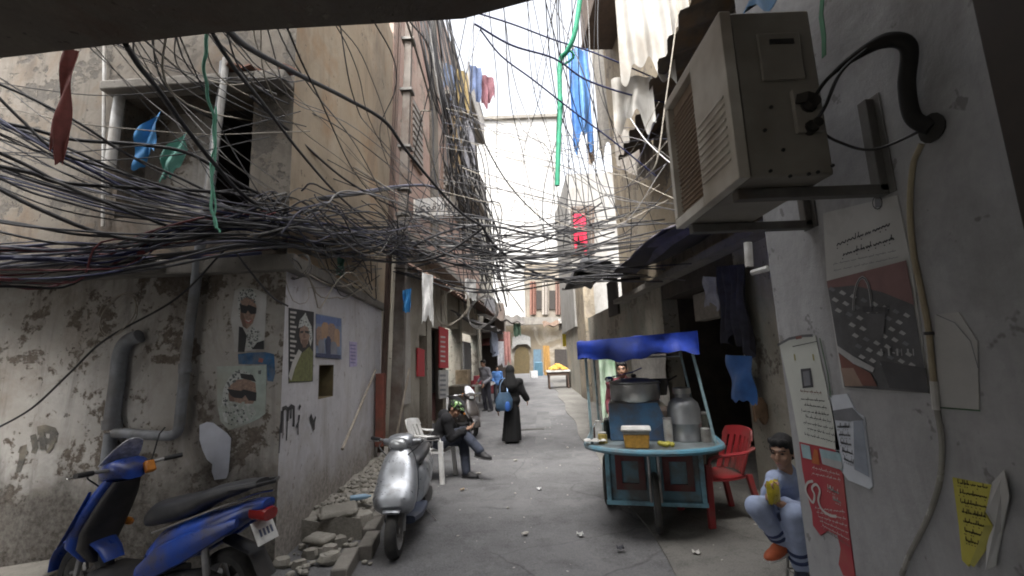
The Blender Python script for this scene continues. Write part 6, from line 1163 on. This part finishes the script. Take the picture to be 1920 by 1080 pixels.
def torso(mb, hip, chest, neck, sl, sr, g=0.0, s=1.0, w=1.0):
    ax = (sr - sl).normalized(); M = Matrix((ax, ax.cross((neck - hip).normalized()), (neck - hip).normalized())).transposed()
    mid = hip.lerp(chest, .5)
    mb.ell(hip, ((.155 * w + g) * s, (.115 + g) * s, (.12 + g) * s), M, 14); mb.ell(mid, ((.135 * w + g) * s, (.10 + g) * s, (.15 + g) * s), M, 14); mb.ell(chest, ((.16 * w + g) * s, (.11 + g) * s, (.16 + g) * s), M, 14)
    mb.cap(sl, sr, (.058 + g) * s, (.058 + g) * s); mb.cap(chest, neck, (.10 + g) * s, (.05 + g) * s)
def limb(mb, pts, rs, g=0.0, s=1.0):
    for i in range(len(pts) - 1): mb.cap(pts[i], pts[i + 1], (rs[i] + g) * s, (rs[i + 1] + g) * s, 12)
def cloth_folds(mb, a, b, r, n, s, seed):
    """soft creases round a limb"""
    q = random.Random(seed); d = (b - a).normalized(); e = d.cross(V((.3, .5, .8))).normalized(); h = d.cross(e)
    for i in range(n):
        c = a.lerp(b, (i + .5) / n + q.uniform(-.05, .05)); t0 = q.uniform(0, 6.3); P = [c + (e * math.cos(t0 + k * .35) + h * math.sin(t0 + k * .35)) * r + d * (k - 3) * .012 for k in range(7)]
        mb.tube(P, [.004 * s, .008 * s, .011 * s, .012 * s, .011 * s, .008 * s, .004 * s], 6)
SK = plain('skin_tan', (.33, .19, .125), .5, var=.12, scale=12, bump=.05); SKL = plain('skin_lip', (.30, .12, .10), .5); HB_ = plain('hair_black', (.007, .006, .006), .75, var=.5, scale=60, bump=.8); EY = plain('eye_dark', (.015, .012, .01), .25)
# --- the boy on the stool
YB = 3.2; hc = atY(1467, 846, YB)
boy = thing('person', 'boy in a pale blue tracksuit sitting on a stool holding a yellow bag of crisps', 'person', V((hc.x + .05, YB + .1, .012)), world=True)
s = .90; fc = V((-.80, -.62, -.08))
hip = V((2.06, 3.36, .50)); chest = atY(1483, 928, 3.31); neck = atY(1476, 886, 3.25); sl = atY(1453, 898, 3.18); sr = atY(1508, 900, 3.36)
kn1 = atY(1418, 950, 2.98); an1 = atY(1466, 1012, 3.04); hp1 = atY(1476, 958, 3.28)
kn2 = atY(1486, 965, 2.93); an2 = atY(1502, 1062, 3.02); hp2 = atY(1500, 962, 3.36)
el1 = atY(1440, 935, 3.12); wr1 = atY(1452, 906, 2.97); el2 = atY(1508, 956, 3.2); wr2 = atY(1466, 946, 2.95)
mb = MB(); fr = head(mb, hc, fc, s * 1.02); mb.cap(neck - V((0, 0, .03)), hc - V((0, 0, .06)), .046, .043); torso(mb, hip, chest, neck, sl, sr, 0, .74)
limb(mb, [sl, el1, wr1], (.042, .034, .024), 0, s); limb(mb, [sr, el2, wr2], (.042, .034, .024), 0, s)
limb(mb, [hp1, kn1, an1], (.068, .05, .034), 0, s); limb(mb, [hp2, kn2, an2], (.068, .05, .034), 0, s)
foot(mb, an1, (-.9, -.3, -.2), .85); foot(mb, an2, (-.3, -.8, -.2), .85)
hand(mb, wr1, (-.35, -.25, .1), (.2, -.2, -1), s * .82, 1, 1.3); hand(mb, wr2, (-.7, .2, .15), (0, .2, 1), s * .82, -1, 1.0)
remesh(mb, 'body', SK, boy, .0065, 4); face_bits(boy, hc, fr, s * 1.02, SKL, EY); hair(boy, hc, fr, s * 1.02, HB_, .008, 1.25)
M_trk = plain('tracksuit_blue', (.34, .40, .56), .85, var=.15, scale=9, bump=1.0); M_nv = plain('tracksuit_navy', (.035, .05, .12), .8)
mb = MB(); torso(mb, hip, chest, neck - V((0, 0, .02)), sl, sr, .02, .76); limb(mb, [sl, el1, wr1.lerp(el1, .12)], (.046, .04, .032), .012, s); limb(mb, [sr, el2, wr2.lerp(el2, .12)], (.048, .042, .034), .012, s)
for a, b, r_, k in ((sl, el1, .046, 3), (sr, el2, .05, 4), (el2, wr2, .045, 3)): cloth_folds(mb, a, b, r_, k, 1, k + 3)
mb.cap(neck - V((0, 0, .03)), neck + V((0, 0, .012)), .06, .058); tp = remesh(mb, 'tracksuit_top', M_trk, boy, .008, 3)
mb = MB(); mb.tube([chest + V((-.13, -.06, -.05)), chest + V((-.05, -.14, -.055)), chest + V((.04, -.12, -.05)), chest + V((.11, -.04, -.045))], .012, 8); mb.build('chest_band', M_nv, tp)
mb = MB(); mb.ell(hip, (.13, .11, .10)); limb(mb, [hp1, kn1, an1.lerp(kn1, .05)], (.075, .06, .046), .014, s); limb(mb, [hp2, kn2, an2.lerp(kn2, .05)], (.075, .06, .046), .014, s)
for a, b, r_, k in ((hp1, kn1, .07, 3), (kn1, an1, .058, 5), (hp2, kn2, .07, 3), (kn2, an2, .058, 5)): cloth_folds(mb, a, b, r_, k, 1, k + 9)
tr = remesh(mb, 'trousers', M_trk, boy, .008, 3)
for a, b in ((kn1, an1), (kn2, an2)):
    for k in (.66, .80): MB().tube([a.lerp(b, k), a.lerp(b, k + .03), a.lerp(b, k + .06)], [.062, .0635, .061], 14).build('trouser_band', M_nv, tr)
shoe(boy, an1, (-.9, -.3, -.2), .85, plain('shoe_orange', (.55, .13, .05), .6), M_white); shoe(boy, an2, (-.3, -.8, -.2), .9, plain('shoe_navy', (.03, .035, .06), .6), M_nv)
bc = atY(1450, 922, 2.93); mb = MB(); M = rot3(.5)
mb.sheet(lambda a, b: bc + M @ V(((a - .5) * .115, -.028 * (math.sin(PI * a) * math.sin(PI * b)) ** .6, (b - .5) * .135 + .006 * math.sin(a * 20))), 12, 12, 0); mb.sheet(lambda a, b: bc + M @ V(((a - .5) * .115, .028 * (math.sin(PI * a) * math.sin(PI * b)) ** .6, (b - .5) * .135 + .006 * math.sin(a * 20))), 12, 12, 0)
tag(mb.build('crisp_bag', plain('bag_yellow', (.62, .50, .05), .3, var=.35, scale=22)), 'shiny yellow crisp bag held by the boy on the stool', 'bag')
st = thing('stool', 'low stool with thin dark metal legs under the boy', 'stool', V((2.02, 3.36, .012)), world=True)
MB().loft([((2.03, 3.36, .395), (.17, 0, 0), (0, .17, 0)), ((2.03, 3.36, .42), (.17, 0, 0), (0, .17, 0))], 16, p=6).build('seat', plain('stool_seat', (.07, .035, .03), .7), st)
for sx in (-1, 1):
    for sy in (-1, 1): MB().tube([(2.03 + sx * .13, 3.36 + sy * .13, .395), (2.03 + sx * .165, 3.36 + sy * .165, .012)], .0095, 8).build('leg', M_brk, st)
mb = MB(); c4 = [V((2.03 + a * .155, 3.36 + b * .155, .13)) for a, b in ((-1, -1), (1, -1), (1, 1), (-1, 1))]; mb.tube(c4 + c4[:1], .007, 6); mb.build('stretcher', M_brk, st)
# --- the man on the white chair
man = thing('person', 'man in a black hoodie and green patterned cap sitting cross-legged on the white chair', 'person', WCH, world=True)
YM_ = 6.98; hc = atY(853, 766, YM_); fc = V((.80, -.25, -.55)); hip = V((WCH.x + .12, 7.0, .54)); 
k0 = WCH + V((0, 0, 0)); neck = atY(841, 778, 7.0); chest = atY(833, 799, 7.0); sl = chest + V((.06, -.19, .12)); sr = chest + V((.02, .19, .12))
hp1 = hip + V((.04, -.09, 0)); hp2 = hip + V((.04, .09, 0)); kn1 = V((WCH.x + .47, 6.93, .66)); an1 = V((WCH.x + .72, 6.78, .42)); kn2 = V((WCH.x + .46, 7.06, .52)); an2 = V((WCH.x + .50, 6.98, .10))
el1 = atY(846, 822, 6.80); wr1 = atY(872, 806, 6.86); el2 = atY(856, 816, 7.16); wr2 = atY(876, 803, 7.02)
mb = MB(); fr = head(mb, hc, fc, 1); mb.cap(neck - V((.02, 0, .03)), hc - V((0, 0, .05)), .058, .055); torso(mb, hip, chest, neck, sl, sr, 0, 1)
limb(mb, [sl, el1, wr1], (.052, .042, .03)); limb(mb, [sr, el2, wr2], (.052, .042, .03)); limb(mb, [hp1, kn1, an1], (.085, .06, .04)); limb(mb, [hp2, kn2, an2], (.085, .06, .04)); foot(mb, an1, (.8, -.3, -.15)); foot(mb, an2, (.85, -.35, 0))
hand(mb, wr1, (.8, .2, .15), (0, .3, 1), 1, -1, 1.0); hand(mb, wr2, (.8, -.2, .2), (0, 0, 1), 1, 1, 1.0)
remesh(mb, 'body', SK, man, .009, 4); face_bits(man, hc, fr, 1, SKL, EY); hair(man, hc, fr, 1, HB_, .011)
M_hd = plain('hoodie_black', (.008, .008, .01), .9, var=.3); M_jn = plain('jeans_navy', (.03, .036, .055), .85, var=.35, scale=16, bump=1.0)
mb = MB(); torso(mb, hip + V((0, 0, .04)), chest, neck - V((0, 0, .02)), sl, sr, .028, 1.02); limb(mb, [sl, el1, wr1.lerp(el1, .1)], (.06, .05, .042), .012); limb(mb, [sr, el2, wr2.lerp(el2, .1)], (.06, .05, .042), .012); mb.ell(neck + V((-.07, 0, .0)), (.09, .11, .09))
for a, b, r_, k in ((sl, el1, .065, 4), (el1, wr1, .056, 4)): cloth_folds(mb, a, b, r_, k, 1.3, k + 13)
remesh(mb, 'hoodie', M_hd, man, .012, 3)
mb = MB(); mb.ell(hip, (.16, .17, .13)); limb(mb, [hp1, kn1, an1], (.09, .07, .055), .012); limb(mb, [hp2, kn2, an2], (.09, .07, .055), .012)
for a, b, r_, k in ((hp1, kn1, .09, 3), (kn1, an1, .07, 4), (kn2, an2, .07, 4)): cloth_folds(mb, a, b, r_, k, 1.3, k + 23)
remesh(mb, 'jeans', M_jn, man, .012, 3)
shoe(man, an1, (.8, -.3, -.15), 1.05, plain('shoe_black', (.02, .02, .022), .6), M_blk); shoe(man, an2, (.85, -.35, -.0), 1.05, plain('shoe_black', (.02, .02, .022), .6), M_blk)
r, f, u, M = fr; mb = MB(); mb.ell(hc + u * .055 - f * .01, (.087, .10, .075), M, 14); mb.ell(hc + u * .06 + f * .10, (.06, .05, .012), M, 10)
tC = NT('cap_green_pattern'); vv = tC.noise(tC.coord(False), 26, 2, .5); mC = tC.out(tC.mix(tC.ramp(vv, .53, .57), (.014, .02, .014, 1), tC.mix(tC.ramp(vv, .62, .66), (.22, .42, .12, 1), (.5, .55, .45, 1))), .8)
remesh(mb, 'cap', mC, man, .011, 2)
mb = MB(); mb.box(wr1.lerp(wr2, .5) + V((.12, 0, .05)), (.02, .075, .145), .2, 0, .6); tag(mb.build('phone', M_blk, bevel=.006), 'dark phone held in both hands by the seated man', 'phone')
# --- the woman walking away
YW = 9.75; wx = atY(958, 760, YW).x
wo = thing('person', 'woman in a long black robe and headscarf walking away up the lane', 'person', V((wx, YW, 0)), world=True)
hc = atY(956, 697, YW); neck = hc + V((0, -.02, -.14)); chest = hc + V((.02, 0, -.33)); hip = V((wx + .02, YW, .86)); sl = chest + V((-.17, 0, .11)); sr = chest + V((.17, 0, .11))
el1 = atY(938, 745, YW - .05); wr1 = atY(934, 768, YW - .15); el2 = atY(980, 735, YW); wr2 = atY(988, 748, YW + .05)
mb = MB(); fr = head(mb, hc, (.1, 1, -.05), 1); mb.cap(neck, hc, .05, .05); torso(mb, hip, chest, neck, sl, sr, 0, .95)
limb(mb, [sl, el1, wr1], (.048, .04, .028)); limb(mb, [sr, el2, wr2], (.048, .04, .028)); a1, a2 = V((wx - .1, YW - .07, .09)), V((wx + .1, YW + .07, .09)); limb(mb, [hip + V((-.08, 0, 0)), V((wx - .08, YW, .47)), a1], (.08, .055, .036)); limb(mb, [hip + V((.08, 0, 0)), V((wx + .09, YW + .05, .47)), a2], (.08, .055, .036)); foot(mb, a1, (0, 1, -.05), .9); foot(mb, a2, (0, 1, -.05), .9)
hand(mb, wr1, (-.1, .1, -1), (1, 0, 0), .95, 1, .8); hand(mb, wr2, (.15, .1, -1), (-1, 0, 0), .95, -1, .5); remesh(mb, 'body', SK, wo, .011, 4)
M_ab = plain('robe_black', (.006, .006, .007), .9, var=.4, scale=5)
mb = MB(); torso(mb, hip, chest, neck, sl, sr, .035, .98); limb(mb, [sl, el1, wr1.lerp(el1, .08)], (.06, .065, .06), .01); limb(mb, [sr, el2, wr2.lerp(el2, .1)], (.06, .065, .06), .01)
S = []
for k in range(9):
    t = k / 8; S.append([V((wx + .02 * (1 - t) + (.135 + .045 * t + (.01 + .022 * t) * math.sin(a * 9 + 1 + t * 1.5) + .02 * t * math.sin(a * 4)) * math.cos(a), YW + (.12 + .07 * t + .02 * t * math.sin(a * 5)) * math.sin(a), .95 - .90 * t)) for a in [2 * PI * j / 28 for j in range(28)]])
mb.rings(S); remesh(mb, 'robe', M_ab, wo, .013, 2)
mb = MB(); mb.ell(hc + V((0, -.01, .02)), (.10, .115, .13)); mb.cap(hc + V((0, -.03, -.06)), chest + V((0, -.05, .04)), .10, .15); mb.cap(chest + V((-.1, -.02, .08)), chest + V((.1, -.02, .08)), .09, .09); remesh(mb, 'headscarf', plain('scarf_black', (.007, .007, .008), .9), wo, .013, 3)
for a in (a1, a2): shoe(wo, a, (0, 1, -.05), .9, plain('shoe_black', (.02, .02, .022), .6))
bg = thing('shoulder_bag', 'large dark blue bag hanging on the left arm of the woman in black', 'bag', atY(946, 752, YW - .22), world=True)
c = atY(945, 752, YW - .24); mb = MB(); mb.loft([(c + V((0, 0, .17)), V((.11, 0, 0)), V((0, .05, 0))), (c + V((0, 0, .02)), V((.18, .03, 0)), V((0, .10, 0))), (c + V((0, 0, -.13)), V((.17, .03, 0)), V((0, .10, 0))), (c + V((0, 0, -.19)), V((.13, 0, 0)), V((0, .07, 0)))], 18); mb.build('body', plain('bag_slate_blue', (.05, .10, .17), .7, var=.3), bg)
mb = MB(); mb.ell(c + V((.07, -.085, -.10)), (.055, .03, .10)); mb.build('pocket', plain('bag_bright_blue', (.04, .14, .5), .6), bg)
mb = MB(); mb.tube(catmull([c + V((-.08, 0, .16)), c + V((-.06, .06, .34)), sl + V((.05, .02, .08)), c + V((.08, .02, .17))], 6), .016, 8, flat=.5); mb.build('strap', plain('strap_pale_blue', (.25, .38, .6), .7), bg)
# --- simpler figures further off share one way of standing
def stander(label, x, y, h, face, topm, legm, hairm=HB_, z0=0.0, arm=(.0, -.22, .0), vox=.012, skin=SK):
    k = h / 1.72; t = thing('person', label, 'person', V((x, y, z0)), world=True); B = V((x, y, z0)); r, f, u, M = basis(face)
    P = lambda a, b, c: B + (r * a + f * b + u * c) * k
    hc = P(0, .03, 1.60); neck = P(0, 0, 1.46); chest = P(0, 0, 1.26); hip = P(0, 0, .95); sl = P(-.18, 0, 1.39); sr = P(.18, 0, 1.39)
    a1 = [sl, P(-.24, -.03, 1.11), P(-.22 + arm[0], .08 - arm[1], .96 + arm[2])]; a2 = [sr, P(.24, -.03, 1.11), P(.20, .18, 1.0)]
    l1 = [P(-.09, 0, .93), P(-.1, .03, .5), P(-.1, -.03, .09)]; l2 = [P(.09, 0, .93), P(.12, .05, .5), P(.12, .03, .09)]
    mb = MB(); fr = head(mb, hc, face, k); mb.cap(neck, hc - u * .05, .055 * k, .052 * k); torso(mb, hip, chest, neck, sl, sr, 0, k)
    for a in (a1, a2): limb(mb, a, (.05, .04, .028), 0, k)
    for l in (l1, l2): limb(mb, l, (.085, .058, .038), 0, k); foot(mb, l[2], f, k)
    hand(mb, a1[2], f * .5 - u, r, k, 1, .6); hand(mb, a2[2], f * .7 - u * .4, -r, k, -1, .6); remesh(mb, 'body', skin, t, vox * .8, 4); face_bits(t, hc, fr, k, SKL, EY); hair(t, hc, fr, k, hairm, vox)
    mb = MB(); torso(mb, hip, chest, neck - u * .02, sl, sr, .025, 1.02 * k)
    for a in (a1, a2): limb(mb, [a[0], a[1], a[2].lerp(a[1], .1)], (.058, .05, .042), .01, k); cloth_folds(mb, a[0], a[1], .064 * k, 3, 1, 5)
    remesh(mb, 'jacket', topm, t, vox, 3)
    mb = MB(); mb.ell(hip, (.165 * k, .125 * k, .13 * k), M)
    for l in (l1, l2): limb(mb, l, (.09, .068, .055), .01, k); cloth_folds(mb, l[1], l[2], .066 * k, 4, 1, 8)
    remesh(mb, 'trousers', legm, t, vox, 3)
    for l in (l1, l2): shoe(t, l[2], f, k, plain('shoe_black', (.02, .02, .022), .6))
    return t
p = atY(1168, 690, 6.5); stander('boy in a dark maroon jacket standing behind the lidded pot of the blue cart', p.x, 6.5, 1.62, (-.35, -.9, -.05), plain('jacket_maroon', (.085, .015, .022), .85, var=.3), M_jn, z0=-.01, arm=(.0, .0, .1))
p = atY(915, 690, 14.6); stander('person in a grey hooded top standing by the goods table on the left', p.x, 14.6, 1.6, (-.6, -.6, -.1), plain('top_grey', (.17, .17, .19), .85, var=.3), plain('trousers_dark', (.03, .03, .04), .85), z0=gz(14.6))
p = atY(932, 700, 16.5); stander('child in a bright blue jacket beyond the woman on the left side of the lane', p.x, 16.5, 1.3, (.2, -1, 0), plain('jacket_blue', (.08, .2, .48), .8), plain('trousers_dark', (.03, .03, .04), .85), z0=gz(16.5))
